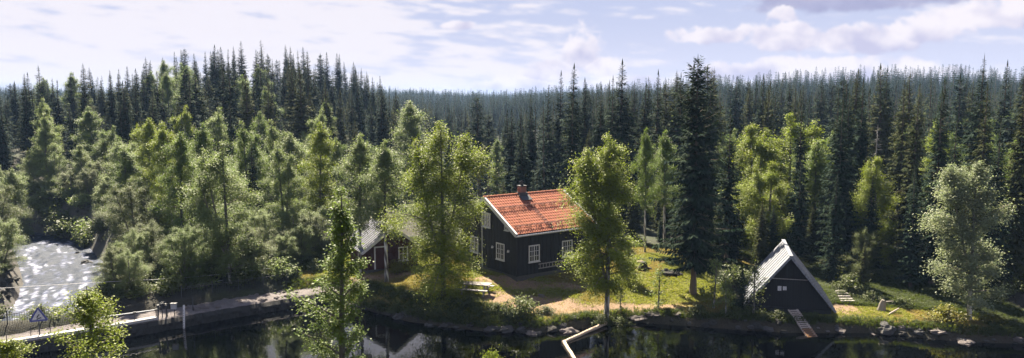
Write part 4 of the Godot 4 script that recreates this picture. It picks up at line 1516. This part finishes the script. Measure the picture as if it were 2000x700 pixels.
	for k in 900:
		if under >= 32:
			break
		var x := rng.randf_range(-36.0, -16.0)
		var z := shore_z(x) - rng.randf_range(4.5, 17.0)
		if river_d(x, z) < 4.6 or not free_at(x, z, 0.3):
			continue
		var sc := rng.randf_range(0.20, 0.36)
		plant_tree("alder_tree", B[4], M.birch_bark, M[["alder", "birch_green", "birch_pale"][under % 3]], on_ground(x, z), Vector3(sc * 1.2, sc, sc * 1.2), rng.randf() * TAU, ["dark green", "mid green", "pale"][under % 3] + " low alder in the thicket behind the dam " + ("near the river" if x < -29.0 else ("above the winch" if x < -22.0 else "below the fence birch")), "alders behind the dam")
		keep(x, z, 1.0)
		under += 1
	for k in 22:
		var i := 3 + k % 4
		var p: Vector2 = RIVER[i].lerp(RIVER[i + 1], rng.randf())
		var f: Vector2 = (RIVER[i + 1] - RIVER[i]).normalized()
		p += Vector2(-f.y, f.x) * (1.0 if k % 3 > 0 else -1.0) * rng.randf_range(5.0, 8.5)
		if p.x < -0.73 * absf(p.y) or not free_at(p.x, p.y, 0.2):
			continue
		var sc := rng.randf_range(0.22, 0.42)
		plant_tree("alder_tree", B[[4, 7][k % 2]], M.birch_bark, M[["alder", "birch_pale"][k % 2]], on_ground(p.x, p.y), Vector3(sc * 1.3, sc, sc * 1.3), rng.randf() * TAU, "low alder leaning over the white river's upper bend", "alders along the river bend")
		keep(p.x, p.y, 1.0)
	for e in [[-70, -150], [-66, -158], [-56, -150], [-52, -165], [-60, -140], [-82, -140], [-30, -120], [60, -105], [52, -92], [38, -88], [46, -84], [57, -88], [30, -84], [64, -96], [49, -75], [26, -92], [70, -110], [-62, -134], [-74, -162], [-90, -150], [-46, -140], [-40, -128], [8, -110], [20, -104]]:
		var x: float = e[0] + rng.randf_range(-3, 3)
		var z: float = e[1]
		var sc := rng.randf_range(0.8, 1.05)
		plant_tree("birch_tree", B[rng.randi() % 4], M.birch_bark, M.birch_green, on_ground(x, z), Vector3(sc, sc, sc), rng.randf() * TAU, ("light green birch on the ridge slope high above the dam" if x < -20.0 else ("light green birch deep in the forest behind the lawn" if x < 24.0 else "light green birch deep in the forest above the silver birch")), "birches scattered in the spruce forest")
		keep(x, z, 2.0)
	var column := birch_meshes(206, 11.0, 1.5, 0.12, 24000, 0.088, {"droop": 0.15, "hang": 0.3, "limbs": 52, "white": 0.05, "clump": 0.55, "top": 0.7})
	plant_tree("young_tree", column, M.twig, M.birch_green, on_ground(-5.9, -25.0), Vector3.ONE * 0.965, 0.6, "slender loose-leaved tree in the foreground rising in front of the dam's end")
	for e in [[-13.55, -24.0, 7.55, "bright young leafy tree in the foreground before the dam"], [-16.7, -24.0, 6.1, "leafy treetop at the bottom left corner of the picture"], [-0.45, -22.0, 6.3, "thin leafy shoot poking up at the bottom of the picture"]]:
		var sc: float = e[2] / 8.0
		plant_tree("young_tree", shoot, M.twig, M.birch_yellow, on_ground(e[0], e[1]), Vector3(sc, sc, sc) if e[0] < -1.0 else Vector3(sc * 0.6, sc, sc * 0.6), rng.randf() * TAU, e[3])
	# saplings on the shore
	for e in [[10.1, -51.1, 1.0, "birch_green", "thin leafy sapling on the sunny lawn near the water"], [7.4, -50.6, 0.62, "alder", "tiny sapling right beside the white-trunked bank birch"], [13.9, -51.0, 1.25, "birch_pale", "leafy sapling in front of the tallest spruce's trunk"], [14.4, -49.7, 0.85, "birch_pale", "sapling at the water's edge below the tallest spruce"], [16.2, -49.6, 1.25, "alder", "young tree leaning over the boathouse's left eave"]]:
		plant_tree("sapling", sapling, M.birch_bark, M[e[3]], on_ground(e[0], e[1]), Vector3.ONE * e[2], rng.randf() * TAU, e[4], "", "sapling")
	# spruces
	var S := []
	for k in 10:
		S.append(spruce_meshes(300 + k, 15.0, [2.0, 2.3, 1.8, 2.5, 2.1, 1.8, 2.2, 2.9, 1.5, 2.0][k], {"dens": 1.35, "ragged": [0.12, 0.2, 0.15, 0.1, 0.28, 0.2, 0.15, 0.3, 0.32, 0.42][k], "clear": [0.05, 0.08, 0.1, 0.06, 0.14, 0.07, 0.1, 0.05, 0.25, 0.42][k], "cone": [0.9, 1.0, 0.85, 1.05, 0.9, 0.8, 0.95, 1.15, 0.7, 0.55][k]}))
	var grand := spruce_meshes(350, 17.0, 3.6, {"ragged": 0.24, "clear": 0.13, "cone": 0.58, "dens": 1.6, "tw": 0.42})
	var young := spruce_meshes(360, 11.0, 1.75, {"ragged": 0.42, "clear": 0.1, "cone": 0.4, "dens": 1.7, "tw": 0.27, "lift": 0.42})
	var young2 := spruce_meshes(361, 8.0, 1.9, {"ragged": 0.36, "clear": 0.1, "cone": 0.7, "dens": 1.7, "tw": 0.22, "lift": 0.38})
	var P := [
		[13.1, -53.6, 16.9, grand, "spruce", "tallest dark spruce with ragged top on the lawn's edge", 17.0],
		[43.0, -70.0, 17.6, S[3], "spruce", "tall broad spruce towering over the right edge of the forest", 15.0],
		[-37.3, -110.0, 13.5, S[0], "spruce", "dark pointed spruce standing in front of the ridge above the domed birch", 15.0],
		[-69.1, -190.0, 15.5, S[2], "spruce", "tallest spire on the ridge skyline above the dam", 15.0],
		[-81.6, -185.0, 15.0, S[1], "spruce", "tall layered spruce on the ridge's left shoulder", 15.0],
		[-61.5, -188.0, 15.0, S[5], "spruce", "slim spire next to the tallest spire on the ridge", 15.0],
		[4.2, -90.0, 15.2, S[4], "spruce", "tall spruce behind the cabin's chimney", 15.0],
		[2.4, -93.0, 14.4, S[5], "spruce", "thin spruce with a bare stem below its top behind the chimney", 15.0],
		[12.1, -95.0, 15.4, S[1], "spruce", "tall spruce rising behind the bank birch", 15.0],
		[16.2, -85.0, 16.2, S[4], "spruce", "tall dark spruce standing next to the tallest spruce", 15.0],
		[40.1, -110.0, 16.5, S[2], "spruce", "thin spire on the skyline above the yellow birches", 15.0],
		[-27.6, -150.0, 15.0, S[3], "spruce", "spruce at the foot of the ridge where the skyline drops", 15.0],
		[26.6, -61.5, 14.0, S[3], "spruce", "dark spruce just right of the boathouse roof", 15.0],
		[29.3, -54.6, 8.5, S[6], "spruce", "shorter dark spruce behind the stump on the shore", 15.0],
		[31.2, -55.2, 14.5, S[1], "spruce", "tall dark spruce left of the silver birch crown", 15.0],
		[34.4, -53.4, 12.5, S[0], "spruce", "dark spruce directly behind the silver birch", 15.0],
		[37.4, -55.6, 15.0, S[3], "spruce_light", "olive-tinted spruce rising right of the silver birch", 15.0],
		[38.6, -51.0, 11.5, S[4], "spruce", "dark spruce at the right edge near the water", 15.0],
		[34.8, -65.5, 15.0, S[6], "spruce_light", "olive-tinted spruce behind the bright yellow-green birch", 15.0],
		[34.2, -60.4, 15.5, S[2], "spruce", "slim tall spruce beside the bright yellow-green birch", 15.0],
		[38.4, -61.6, 15.0, S[1], "spruce_light", "broad olive-tinted spruce near the right edge", 15.0],
		[17.4, -60.5, 12.5, S[4], "spruce", "dark spruce between the tallest spruce and the boathouse", 15.0],
		[24.4, -56.6, 8.5, S[0], "spruce", "smaller dark spruce close behind the plank steps", 15.0],
		[28.2, -58.6, 8.0, S[3], "spruce", "smaller dark spruce left of the bright yellow-green birch's foot", 15.0],
		[31.6, -59.2, 8.5, S[6], "spruce", "smaller dark spruce right of the bright yellow-green birch's foot", 15.0],
		[33.4, -57.0, 12.5, S[1], "spruce", "dark spruce a little behind the silver birch", 15.0],
		[25.2, -66.0, 13.5, S[2], "spruce", "slim dark spruce between the birches behind the boathouse", 15.0],
		[23.4, -61.0, 9.0, S[4], "spruce", "smaller dark spruce right behind the boathouse ridge", 15.0],
		[30.2, -68.5, 14.5, S[3], "spruce", "broad dark spruce behind the bright yellow-green birch", 15.0],
		[33.0, -71.5, 15.5, S[0], "spruce", "tall dark spruce behind the bright yellow-green birch", 15.0],
		[36.5, -70.5, 15.5, S[6], "spruce_light", "tall olive spruce above the silver birch", 15.0],
		[40.8, -57.4, 13.5, S[1], "spruce", "dark spruce right of the silver birch near the picture's edge", 15.0],
		[16.8, -71.5, 15.0, S[3], "spruce", "tall dark spruce just right of the tallest spruce", 15.0],
		[19.6, -75.0, 15.5, S[0], "spruce", "tall dark spruce left of the yellow birches behind the boathouse", 15.0],
		[9.0, -77.0, 14.5, S[3], "spruce", "tall dark spruce behind the lawn left of the bare-stemmed birch", 15.0],
		[6.4, -79.0, 14.0, S[6], "spruce", "dark spruce close behind the cabin's right end", 15.0],
		[10.8, -82.0, 15.5, S[1], "spruce", "tall dark spruce behind the lawn, right of the cabin", 15.0],
		[15.6, -50.3, 3.0, young2, "spruce", "small dark conifer beside the boathouse's left roof edge", 8.0],
	]
	for a in P:
		var at := on_ground(a[0], a[1])
		var sc: float = a[2] / a[6]
		plant_tree("spruce_tree", a[3], M.spruce_bark, M[a[4]], at, Vector3(sc, sc, sc), rng.randf() * TAU, a[5])
		keep(a[0], a[1], 1.3)
		screen.append([a[0], a[1], at.y + a[2], 0.8])
	# undergrowth of young spruces at the forest edge
	var ug := 0
	for k in 900:
		if ug >= 110:
			break
		var x := rng.randf_range(-15.0, 50.0)
		var z := rng.randf_range(-80.0, -53.5)
		if absf(x) > 0.74 * absf(z) or (x < 15.0 and z > -68.0) or (x < -1.0 and z > -92.0) or (x < 25.0 and z > -59.0) or inland(x, z) < 5.0 or not free_at(x, z, 0.25):
			continue
		var sc := rng.randf_range(0.16, 0.42)
		var tint: String = ["spruce", "spruce_light"][ug % 2]
		plant_tree("young_spruce", S[rng.randi() % 7], M.spruce_bark, M[tint], on_ground(x, z), Vector3(sc * 1.5, sc, sc * 1.5), rng.randf() * TAU, ("low" if sc < 0.28 else "head-high") + (" dark" if ug % 2 == 0 else " olive") + " young spruce in the undergrowth " + ("behind the cabin and lawn" if x < 15.0 else ("behind the boathouse" if x < 28.0 else "behind the silver birch")), "young spruces in the undergrowth")
		keep(x, z, 0.5)
		ug += 1
	for e in [[-24.5, -71.0, 9.5], [-31.0, -73.5, 10.5], [-37.0, -85.0, 11.0], [-47.5, -92.0, 11.5], [-18.5, -67.0, 8.5], [-29.5, -88.0, 11.0], [-41.5, -91.0, 10.0], [-21.5, -86.0, 11.5], [-51.5, -101.0, 12.0], [-16.5, -79.0, 11.0], [-34.5, -93.0, 12.0]]:
		if not free_at(e[0], e[1], 0.3):
			continue
		var sc: float = e[2] / 15.0
		plant_tree("spruce_tree", S[rng.randi() % 7], M.spruce_bark, M.spruce, on_ground(e[0], e[1]), Vector3(sc * 1.2, sc, sc * 1.2), rng.randf() * TAU, "dark spruce standing among the birches above the dam", "spruces among the birches")
		keep(e[0], e[1], 0.6)
	# a dead grey spruce
	var dead := thing("dead_tree", "bare grey dead spruce among the living ones above the boathouse", "tree", on_ground(37.5, -78.0))
	var db := MB.new()
	db.rod(Vector3.ZERO, Vector3(0.15, 11.0, 0), 0.14, 0.02, 7, Color(0.17, 0.16, 0.15))
	part("trunk", db, M.spruce_bark, dead)
	db = MB.new()
	for k in 70:
		var y := rng.randf_range(3.5, 10.7)
		var a := rng.randf() * TAU
		var ll := (11.3 - y) * 0.16 + 0.25
		db.rod(Vector3(0.011 * y, y, 0), Vector3(0.011 * y + cos(a) * ll, y - ll * rng.randf_range(-0.1, 0.5), sin(a) * ll), 0.02, 0.006, 4, Color(0.16, 0.15, 0.14))
	part("branches", db, M.spruce_bark, dead)
	keep(37.5, -78.0, 1.5)
	forest(S)

func forest(S: Array) -> void:
	# every place a spruce stands between the clearing and 340 m
	var all := []
	var cell := 4.1
	for iz in range(-83, -12):
		for ix in range(-65, 66):
			var x := ix * cell + rng.randf_range(-1.8, 1.8)
			var z := iz * cell + rng.randf_range(-1.8, 1.8)
			var d := Vector2(x, z).length()
			var roll := rng.randf()
			var tall := rng.randf_range(12.0, 16.8) if rng.randf() < 0.55 else rng.randf_range(6.5, 11.5)
			if d > 340.0 or absf(x) > 0.82 * absf(z) + 6.0 or roll < 0.12 + 0.42 * smoothstep(110.0, 260.0, d):
				continue
			if inland(x, z) < 4.0 or river_d(x, z) < 6.5:
				continue
			if x < -15.0 and d < 98.0:
				continue
			if x >= -15.0 and x < 14.0 and z > (-97.0 if x < -1.0 + 0.02 * (z + 74.0) else -74.0):
				continue
			if x >= 14.0 and x < 24.0 and z > -62.0:
				continue
			if x >= 24.0 and z > -53.5 + 0.25 * (x - 24.0):
				continue
			if not free_at(x, z, 1.4):
				continue
			if x > -15.0 and x < 2.0 and d < 130.0:
				tall = minf(tall, 13.4 if roll < 0.85 else 15.5)
			if x > 2.0 and d < 125.0 and tall > 11.5:
				tall += 1.0 if x < 20.0 or roll < 0.75 else rng.randf_range(1.5, 3.5)
			if x < -0.44 * absf(z):
				tall *= 0.84
			var off := absf(x + 0.04 * d) / d
			if d > 115.0 and off < 0.16:
				tall *= lerpf(0.74, 1.0, smoothstep(0.09, 0.16, off))
			all.append([d, x, z, tall])
	all.sort_custom(func(a, b): return a[0] < b[0])
	# how much of each shows from the pond side: nearer crowns hide farther ones
	var bins := PackedFloat32Array()
	bins.resize(720)
	bins.fill(-9.0)
	for s in screen:
		var d := Vector2(s[0], s[1]).length()
		var a := rad_to_deg(atan2(s[0], -s[1]))
		var w := rad_to_deg(s[3] / d)
		for k in range(int((a - w + 90.0) * 4.0), int((a + w + 90.0) * 4.0) + 1):
			if k >= 0 and k < 720:
				bins[k] = maxf(bins[k], (s[2] - 15.0) / d)
	for t in all:
		var d: float = t[0]
		var a := rad_to_deg(atan2(t[1], -t[2]))
		var w := rad_to_deg(1.0 / d)
		var top: float = (h(t[1], t[2]) + t[3] - 15.0) / d
		var show := 0.0
		for k in range(int((a - w + 90.0) * 4.0), int((a + w + 90.0) * 4.0) + 1):
			if k >= 0 and k < 720:
				show += maxf(0.0, top - maxf(bins[k], -0.2))
				bins[k] = maxf(bins[k], top - 0.25 * t[3] / d)
		t.append(show if absf(a) < 34.5 else 0.0)
	var order := all.duplicate()
	order.sort_custom(func(a, b): return a[4] > b[4])
	var rest := []
	var bulk := []
	for k in 3:
		bulk.append(merged(spruce_meshes(400 + k, 15.0, [2.2, 1.95, 2.4][k], {"cone": 0.92, "dens": 0.62, "tw": 0.62, "wood": false, "sides": 5, "ragged": [0.15, 0.3, 0.22][k]}), ["spruce", "spruce_blue", "spruce_light"][k]))
		rest.append([])
	for k in order.size():
		var t: Array = order[k]
		var at := on_ground(t[1], t[2], 0.1)
		var sc: float = t[3] / 15.0
		var wide: float = sc * rng.randf_range(1.0, 1.55) * (1.15 if t[3] < 11.5 else 1.0)
		if k < 280 and t[4] > 0.0:
			var px := rad_to_deg(atan2(t[1], -t[2]))
			var lab := ["", ""]
			if t[0] > 130.0:
				if px < -8.0:
					lab = ["dark spruce spire on the ridge " + ("at the picture's left edge" if px < -29.0 else ("above the river" if px < -25.0 else ("on its left shoulder" if px < -21.5 else ("at its crest" if px < -16.5 else ("on its right shoulder" if px < -12.5 else "where it falls to the cabin"))))), "spruces on the left ridge"]
				elif px < 10.0:
					lab = ["distant spruce in the low gap of the skyline behind the cabin", "spruces in the gap behind the cabin"]
				else:
					lab = ["distant spruce along the level skyline right of the tallest spruce", "spruces along the right skyline"]
			elif px < -24.0:
				lab = ["dark spruce behind the birches beyond the river", "spruces beyond the river"]
			elif px < -11.0:
				lab = ["dark spruce below the ridge, behind the birch belt", "spruces behind the birch belt"]
			elif px < 4.0:
				lab = ["dark spruce in the forest wall directly behind the cabin", "spruces behind the cabin"]
			elif px < 14.0:
				lab = ["dark spruce in the forest wall between the cabin and the tallest spruce", "spruces behind the lawn"]
			elif px < 23.0:
				lab = ["dark spruce in the forest behind the boathouse", "spruces behind the boathouse"]
			else:
				lab = ["dark spruce in the shaded forest right of the boathouse", "spruces right of the boathouse"]
			var tint := rng.randi() % 4
			var size_: String = "low" if t[3] < 10.5 else ("middling" if t[3] < 13.0 else "tall")
			var broad: String = "broad" if wide > sc * 1.28 else "narrow"
			var sp := plant_tree("spruce_tree", S[rng.randi() % 10], M.spruce_bark, M[["spruce", "spruce", "spruce_blue", "spruce_light"][tint]], at, Vector3(wide, sc, wide), rng.randf() * TAU, size_ + " " + broad + " " + lab[0].replace("dark", ["dark green", "dark green", "dark bluish", "olive"][tint]), lab[1])
			sp.rotation.x = rng.randf_range(-0.035, 0.035)
			sp.rotation.z = rng.randf_range(-0.035, 0.035)
		else:
			rest[k % 3].append(Transform3D(Basis(Vector3.UP, rng.randf() * TAU).scaled(Vector3(wide, sc, wide)), at))
	stuff_node("spruce_forest", "dense dark spruce forest filling in between and behind the nearer spruces", "forest", bulk, rest)
	# the far hills: small trees only
	var small := []
	var far := []
	for k in 2:
		small.append(merged(spruce_meshes(420 + k, 14.0, 2.3, {"cone": 1.0, "dens": 0.22, "tw": 1.5, "wood": false, "sides": 3, "ragged": 0.0})))
		far.append([])
	var n := 0
	for k in 60000:
		var d := 335.0 + 1500.0 * pow(rng.randf(), 1.35)
		var a := rng.randf_range(-0.74, 0.74)
		var x := sin(a) * d
		var z := -cos(a) * d
		if rng.randf() > 0.45 + 0.5 * smoothstep(350.0, 900.0, d):
			continue
		var sc := rng.randf_range(0.55, 1.0) if rng.randf() < 0.8 else rng.randf_range(1.0, 1.4)
		far[k % 2].append(Transform3D(Basis(Vector3.UP, rng.randf() * TAU).scaled(Vector3(sc * 1.15, sc, sc * 1.15)), on_ground(x, z, 0.2)))
		n += 1
	stuff_node("hill_forest", "hazy blue-green spruce forest on the far hills along the horizon", "forest", small, far)

func stuff_node(called: String, label: String, category: String, meshes: Array, places: Array, mats := []) -> void:
	var t := thing(called, label, category)
	t.set_meta("kind", "stuff")
	for k in meshes.size():
		var mm := MultiMesh.new()
		mm.transform_format = MultiMesh.TRANSFORM_3D
		mm.mesh = meshes[k]
		mm.instance_count = places[k].size()
		for i in places[k].size():
			mm.set_instance_transform(i, places[k][i])
		var mi := MultiMeshInstance3D.new()
		mi.multimesh = mm
		mi.name = "trees" if category == "forest" else "tufts"
		if mats.size() > 0:
			mi.material_override = mats[k]
		t.add_child(mi, true)

func build_shore() -> void:
	var low := bush_mesh(501, 1.0, 0.8, 1500, 0.11)
	var full := bush_mesh(502, 1.0, 1.15, 1900, 0.12, 22)
	bush(full, -8.75, -57.6, 0.95, M.shrub_yellow, "bright yellow shrub in front of the red shed")
	bush(full, 0.5, -49.3, 1.25, M.alder, "large light green bush on the bank below the cabin")
	bush(low, 2.2, -49.9, 0.7, M.shrub_green, "dark low bush on the sandy bank")
	bush(low, 28.2, -47.6, 1.35, M.shrub_yellow, "low yellow-green juniper at the foot of the silver birch")
	bush(low, 30.9, -47.5, 0.9, M.shrub_yellow, "small yellow-green bush on the shaded side of the silver birch")
	bush(low, 27.0, -50.9, 0.8, M.alder, "small bright bush at the shaded forest edge right of the boathouse")
	bush(full, 6.0, -49.3, 0.8, M.shrub_green, "dark bush round the bank birch's foot")
	bush(low, 7.3, -49.7, 0.7, M.alder, "green bush beside the bank birch's foot above the log")
	bush(full, 3.0, -66.6, 1.2, M.russet, "brownish bare shrub behind the cabin chimney")
	bush(full, 16.4, -54.9, 1.4, M.shrub_green, "dark bush behind the boathouse's left eave")
	for e in [[-12.4, -53.9], [-10.8, -53.2], [-9.5, -52.2], [-8.0, -51.2], [-6.6, -50.3], [-5.2, -49.7], [-3.8, -49.1], [-2.2, -48.9], [-0.9, -49.0], [-7.3, -51.9], [-10.3, -54.3], [-3.0, -49.9]]:
		bush(low, e[0], e[1] - 0.45, rng.randf_range(0.55, 0.85), M.shrub_green, "low dark bush on the shaded bank left of the cabin", "bush", "low bushes on the shaded bank")
	var thick := 0
	for k in 600:
		if thick >= 44:
			break
		var x := rng.randf_range(-38.0, -15.5)
		var z := shore_z(x) - rng.randf_range(3.6, 12.0)
		if river_d(x, z) < 3.6:
			continue
		bush(full if thick % 2 == 0 else low, x, z, rng.randf_range(0.8, 1.5), M[["shrub_green", "alder", "birch_pale"][thick % 3]], ("taller" if thick % 2 == 0 else "flatter") + [" green", " bright green", " pale"][thick % 3] + " bush under the trees behind the dam " + ("near the river" if x < -29.0 else ("above the winch" if x < -22.0 else "below the fence birch")), "bush", "bushes behind the dam")
		thick += 1
	for e in [[-50.0, -84.4], [-52.0, -86.4], [-54.0, -88.4], [-48.4, -83.6], [-51.0, -88.4], [-55.2, -90.4], [-47.2, -82.4], [-53.0, -90.2], [-56.6, -90.0], [-49.2, -86.2], [-46.0, -80.8], [-58.0, -91.0]]:
		bush(full, e[0], e[1], rng.randf_range(1.4, 2.0), M[["alder", "birch_pale"][int(-e[0]) % 2]], ["deep green", "pale"][int(-e[0]) % 2] + " bush on the far bank facing the river bend", "bush", "bushes facing the river bend")
	for k in 40:
		var i := 3 + k % 4
		var p: Vector2 = RIVER[i].lerp(RIVER[i + 1], rng.randf())
		var f: Vector2 = (RIVER[i + 1] - RIVER[i]).normalized()
		p += Vector2(-f.y, f.x) * (1.0 if k % 2 > 0 else -1.0) * rng.randf_range(4.2, 9.0)
		if p.x < -0.73 * absf(p.y):
			continue
		bush(full, p.x, p.y, rng.randf_range(1.1, 2.0), M[["shrub_green", "alder"][k % 2]], "leafy bush on the bank at the white river's bend", "bush", "bushes at the river bend")
	for e in [[12.6, -49.6], [15.0, -49.0], [16.6, -48.6], [17.6, -48.6], [23.6, -52.6], [25.4, -51.8], [31.9, -46.6], [33.4, -47.2], [20.9, -58.5], [17.0, -58.0]]:
		bush(low, e[0], e[1] - 0.3, rng.randf_range(0.5, 0.9), M.shrub_green, "low dark bush in the shade round the boathouse", "bush", "low bushes round the boathouse")
	var shade := 0
	for k in 300:
		if shade >= 36:
			break
		var x := rng.randf_range(23.0, 40.0)
		var z := rng.randf_range(-66.0, -51.5)
		if inland(x, z) < 4.0:
			continue
		bush(full if shade % 2 == 0 else low, x, z, rng.randf_range(0.7, 1.3), M[["shrub_green", "alder"][shade % 2]], ("rounded green" if shade % 2 == 0 else "flat bright") + " bush on the forest floor " + ("right of the boathouse" if x < 29.0 else "behind the silver birch"), "bush", "bushes on the forest floor")
		shade += 1
	# log booms
	log_thing("floating_log", Vector3(6.3, 0.16, -49.3), Vector3(3.15, 0.06, -45.55), 0.13, M.log_wood, "barkless log reaching from the bank birch into the pond")
	log_thing("floating_log", Vector3(3.22, 0.08, -45.65), Vector3(3.75, 0.05, -41.6), 0.12, M.log_wood, "barkless log floating end on, towards the picture's bottom edge")
	log_thing("fallen_log", on_ground(10.6, -60.2) + Vector3(0, 0.12, 0), on_ground(8.3, -60.8) + Vector3(0, 0.1, 0), 0.12, M.log_wood, "pale fallen log at the back of the lawn")
	log_thing("fallen_log", on_ground(10.1, -60.9) + Vector3(0, 0.22, 0), on_ground(8.4, -60.1) + Vector3(0, 0.28, 0), 0.09, M.log_wood, "thinner pale log lying across another at the back of the lawn")
	log_thing("driftwood", on_ground(25.0, -49.1) + Vector3(0, 0.05, 0), on_ground(25.9, -49.5) + Vector3(0, 0.3, 0), 0.06, M.pale_wood, "pale forked piece of driftwood next to the stump")
	# stump
	var st := thing("tree_stump", "grey broken stump on the shore right of the boathouse", "stump", on_ground(25.0, -50.0))
	var m := MB.new()
	m.tube(PackedVector3Array([Vector3(0, -0.1, 0), Vector3(0, 0.15, 0), Vector3(0.05, 0.5, 0), Vector3(0.1, 0.75, 0.02)]), PackedFloat32Array([0.42, 0.27, 0.22, 0.15]), 9, PackedColorArray([Color(0.20, 0.18, 0.15)]))
	part("stem", m, M.spruce_bark, st)
	m = MB.new()
	m.rod(Vector3(0.05, 0.62, 0), Vector3(0.75, 0.70, 0.05), 0.06, 0.02, 6, Color(0.30, 0.27, 0.22))
	part("branch", m, M.spruce_bark, st)
	var st2 := thing("tree_stump", "black charred stump on the sunny lawn", "stump", on_ground(10.35, -58.6))
	m = MB.new()
	m.tube(PackedVector3Array([Vector3(-0.05, -0.1, 0), Vector3(0, 0.12, 0), Vector3(0.04, 0.4, 0), Vector3(0.02, 0.55, 0.05)]), PackedFloat32Array([0.5, 0.36, 0.30, 0.2]), 9, PackedColorArray([Color(0.03, 0.028, 0.025)]))
	part("stem", m, M.spruce_bark, st2)
	m = MB.new()
	m.tube(PackedVector3Array([Vector3(0.1, 0.05, 0), Vector3(0.55, 0.06, 0.2), Vector3(0.8, -0.05, 0.3)]), PackedFloat32Array([0.16, 0.11, 0.05]), 7, PackedColorArray([Color(0.035, 0.03, 0.025)]))
	part("root", m, M.spruce_bark, st2)
	# garden steps of planks in the trees
	for k in 5:
		var b := MB.new()
		b.box(Vector3.ZERO, Vector3(0.95 - 0.06 * k, 0.06, 0.22))
		b.box(Vector3(0, -0.12, -0.1), Vector3(0.66, 0.18, 0.08))
		var x := 23.4 + 0.06 * k
		var z := -51.6 - 0.42 * k
		var o := obj("plank_step", b.mesh(), M.grey_wood)
		o.position = Vector3(x, h(x, z) + 0.16 + 0.05 * k, z)
		tag(o, ["lowest", "second", "middle", "fourth", "topmost"][k] + " grey plank step in the shade right of the boathouse", "step", "plank steps")
	# shore rocks
	var n := 0
	for e in [[1.15, -47.5, 0.34, "rounded pale rock standing in the water left of the split rock", "pale_rock"], [3.7, -47.9, 0.42, "pale split rock in the water left of the log", "pale_rock"], [-0.4, -48.0, 0.35, "dull rock at the water's edge under the large bush", "grey_rock"], [-1.5, -48.0, 0.3, "grey rock half sunk below the shaded bank", "grey_rock"], [24.2, -47.6, 0.52, "large grey block on the shore right of the boathouse", "grey_rock"], [25.1, -47.5, 0.2, "small round white stone beside the large grey block", "pale_rock"], [27.0, -46.7, 0.45, "flat pinkish slab at the water's edge", "pale_rock"], [28.3, -45.95, 0.5, "long flat pale slab lying in the shallows by the juniper", "pale_rock"], [32.0, -45.2, 0.5, "pale slab in the shallows near the right edge", "pale_rock"], [2.1, -53.0, 0.2, "small pale stone on the sandy path below the cabin", "pale_rock"], [8.6, -50.3, 0.5, "flat pinkish rock at the landing beside the bank birch", "pale_rock"], [9.6, -50.25, 0.42, "flat pale rock at the landing near the sapling", "pale_rock"], [11.2, -50.0, 0.3, "small flat rock at the water below the sapling", "pale_rock"], [12.0, -57.5, 0.4, "dark mossy stone on the lawn near the tallest spruce", "dark_rock"], [12.6, -57.2, 0.35, "darker of the stones beside the tallest spruce's shadow", "dark_rock"]]:
		var s: float = e[2]
		var fl := 0.35 if "flat" in e[3] or "slab" in e[3] else 0.8
		rock(e[0], e[1], Vector3(s * 1.35, s * fl, s), M[e[4]], e[3])
	for k in 95:
		var x := rng.randf_range(-13.0, 34.0)
		var z := shore_z(x) + rng.randf_range(-0.55, 0.35)
		if absf(x - 19.0) < 0.9:
			continue
		var s := 0.10 + 0.22 * pow(rng.randf(), 2.0)
		var lab: Array = ["small stone along the shaded bank left of the large bush", "stones below the shaded bank"] if x < 0.0 else (["small stone along the sunny shore below the lawn", "stones below the lawn"] if x < 15.0 else ["small stone along the shore by the boathouse", "stones by the boathouse"])
		rock(x, z, Vector3(s * rng.randf_range(1.0, 1.7), s * rng.randf_range(0.5, 0.9), s), M[["pale_rock", "grey_rock", "dark_rock"][k % 3 if x > 19.5 else (rng.randi() % 2) + 1]], lab[0], lab[1])
	for k in 60:
		var i := rng.randi_range(1, RIVER.size() - 4)
		var p: Vector2 = RIVER[i].lerp(RIVER[i + 1], rng.randf())
		var f: Vector2 = (RIVER[i + 1] - RIVER[i]).normalized()
		var sd := (1.0 if rng.randf() < 0.6 else -1.0) * rng.randf_range(3.6, 5.2)
		if k % 6 == 0:
			sd *= 0.4
		p += Vector2(-f.y, f.x) * sd
		var s := rng.randf_range(0.2, 0.55)
		rock(p.x, p.y, Vector3(s * 1.3, s * 0.8, s), M[["grey_rock", "dark_rock"][k % 2]], "wet boulder along the white river", "boulders along the river", maxf(h(p.x, p.y), -0.85))

func build_grass() -> void:
	var meshes := [tuft_mesh(601, 10, 0.10, 0.14), tuft_mesh(602, 12, 0.28, 0.16), tuft_mesh(603, 10, 0.09, 0.16)]
	var places := [[], [], []]
	for k in 90000:
		var x := rng.randf_range(-17.0, 34.0)
		var dn := rng.randf_range(0.3, 17.0)
		var z := shore_z(x) - dn / 0.85
		var lw := lawn(x, z)
		var br := bare(x, z)
		if Vector2(x - HOUSE.x, z - HOUSE.z).length() < 4.0 or Vector2(x - 18.75, z + 52.2).length() < 3.0:
			continue
		var tall := 1
		if lw > 0.5:
			if rng.randf() < br * 0.93:
				continue
			tall = 0 if nz.get_noise_2d(x * 6.0, z * 6.0) > -0.1 else 2
			if dn < (2.0 if x < 0.0 else 0.9) and rng.randf() < 0.5:
				tall = 1
		elif dn > 2.6 and x < 17.0 and (lw < 0.1 or rng.randf() < 0.6):
			continue
		var sc := rng.randf_range(0.7, 1.4)
		places[tall].append(Transform3D(Basis(Vector3.UP, rng.randf() * TAU).scaled(Vector3(sc, sc, sc)), on_ground(x, z, 0.01)))
	var dry = M.grass.duplicate()
	dry.albedo_color = lin(0.27, 0.21, 0.065)
	var dark = M.grass.duplicate()
	dark.albedo_color = lin(0.07, 0.09, 0.02)
	stuff_node("grass", "short sunlit grass of the clearing and longer grass along the bank", "grass", meshes, places, [M.grass, dark, dry])
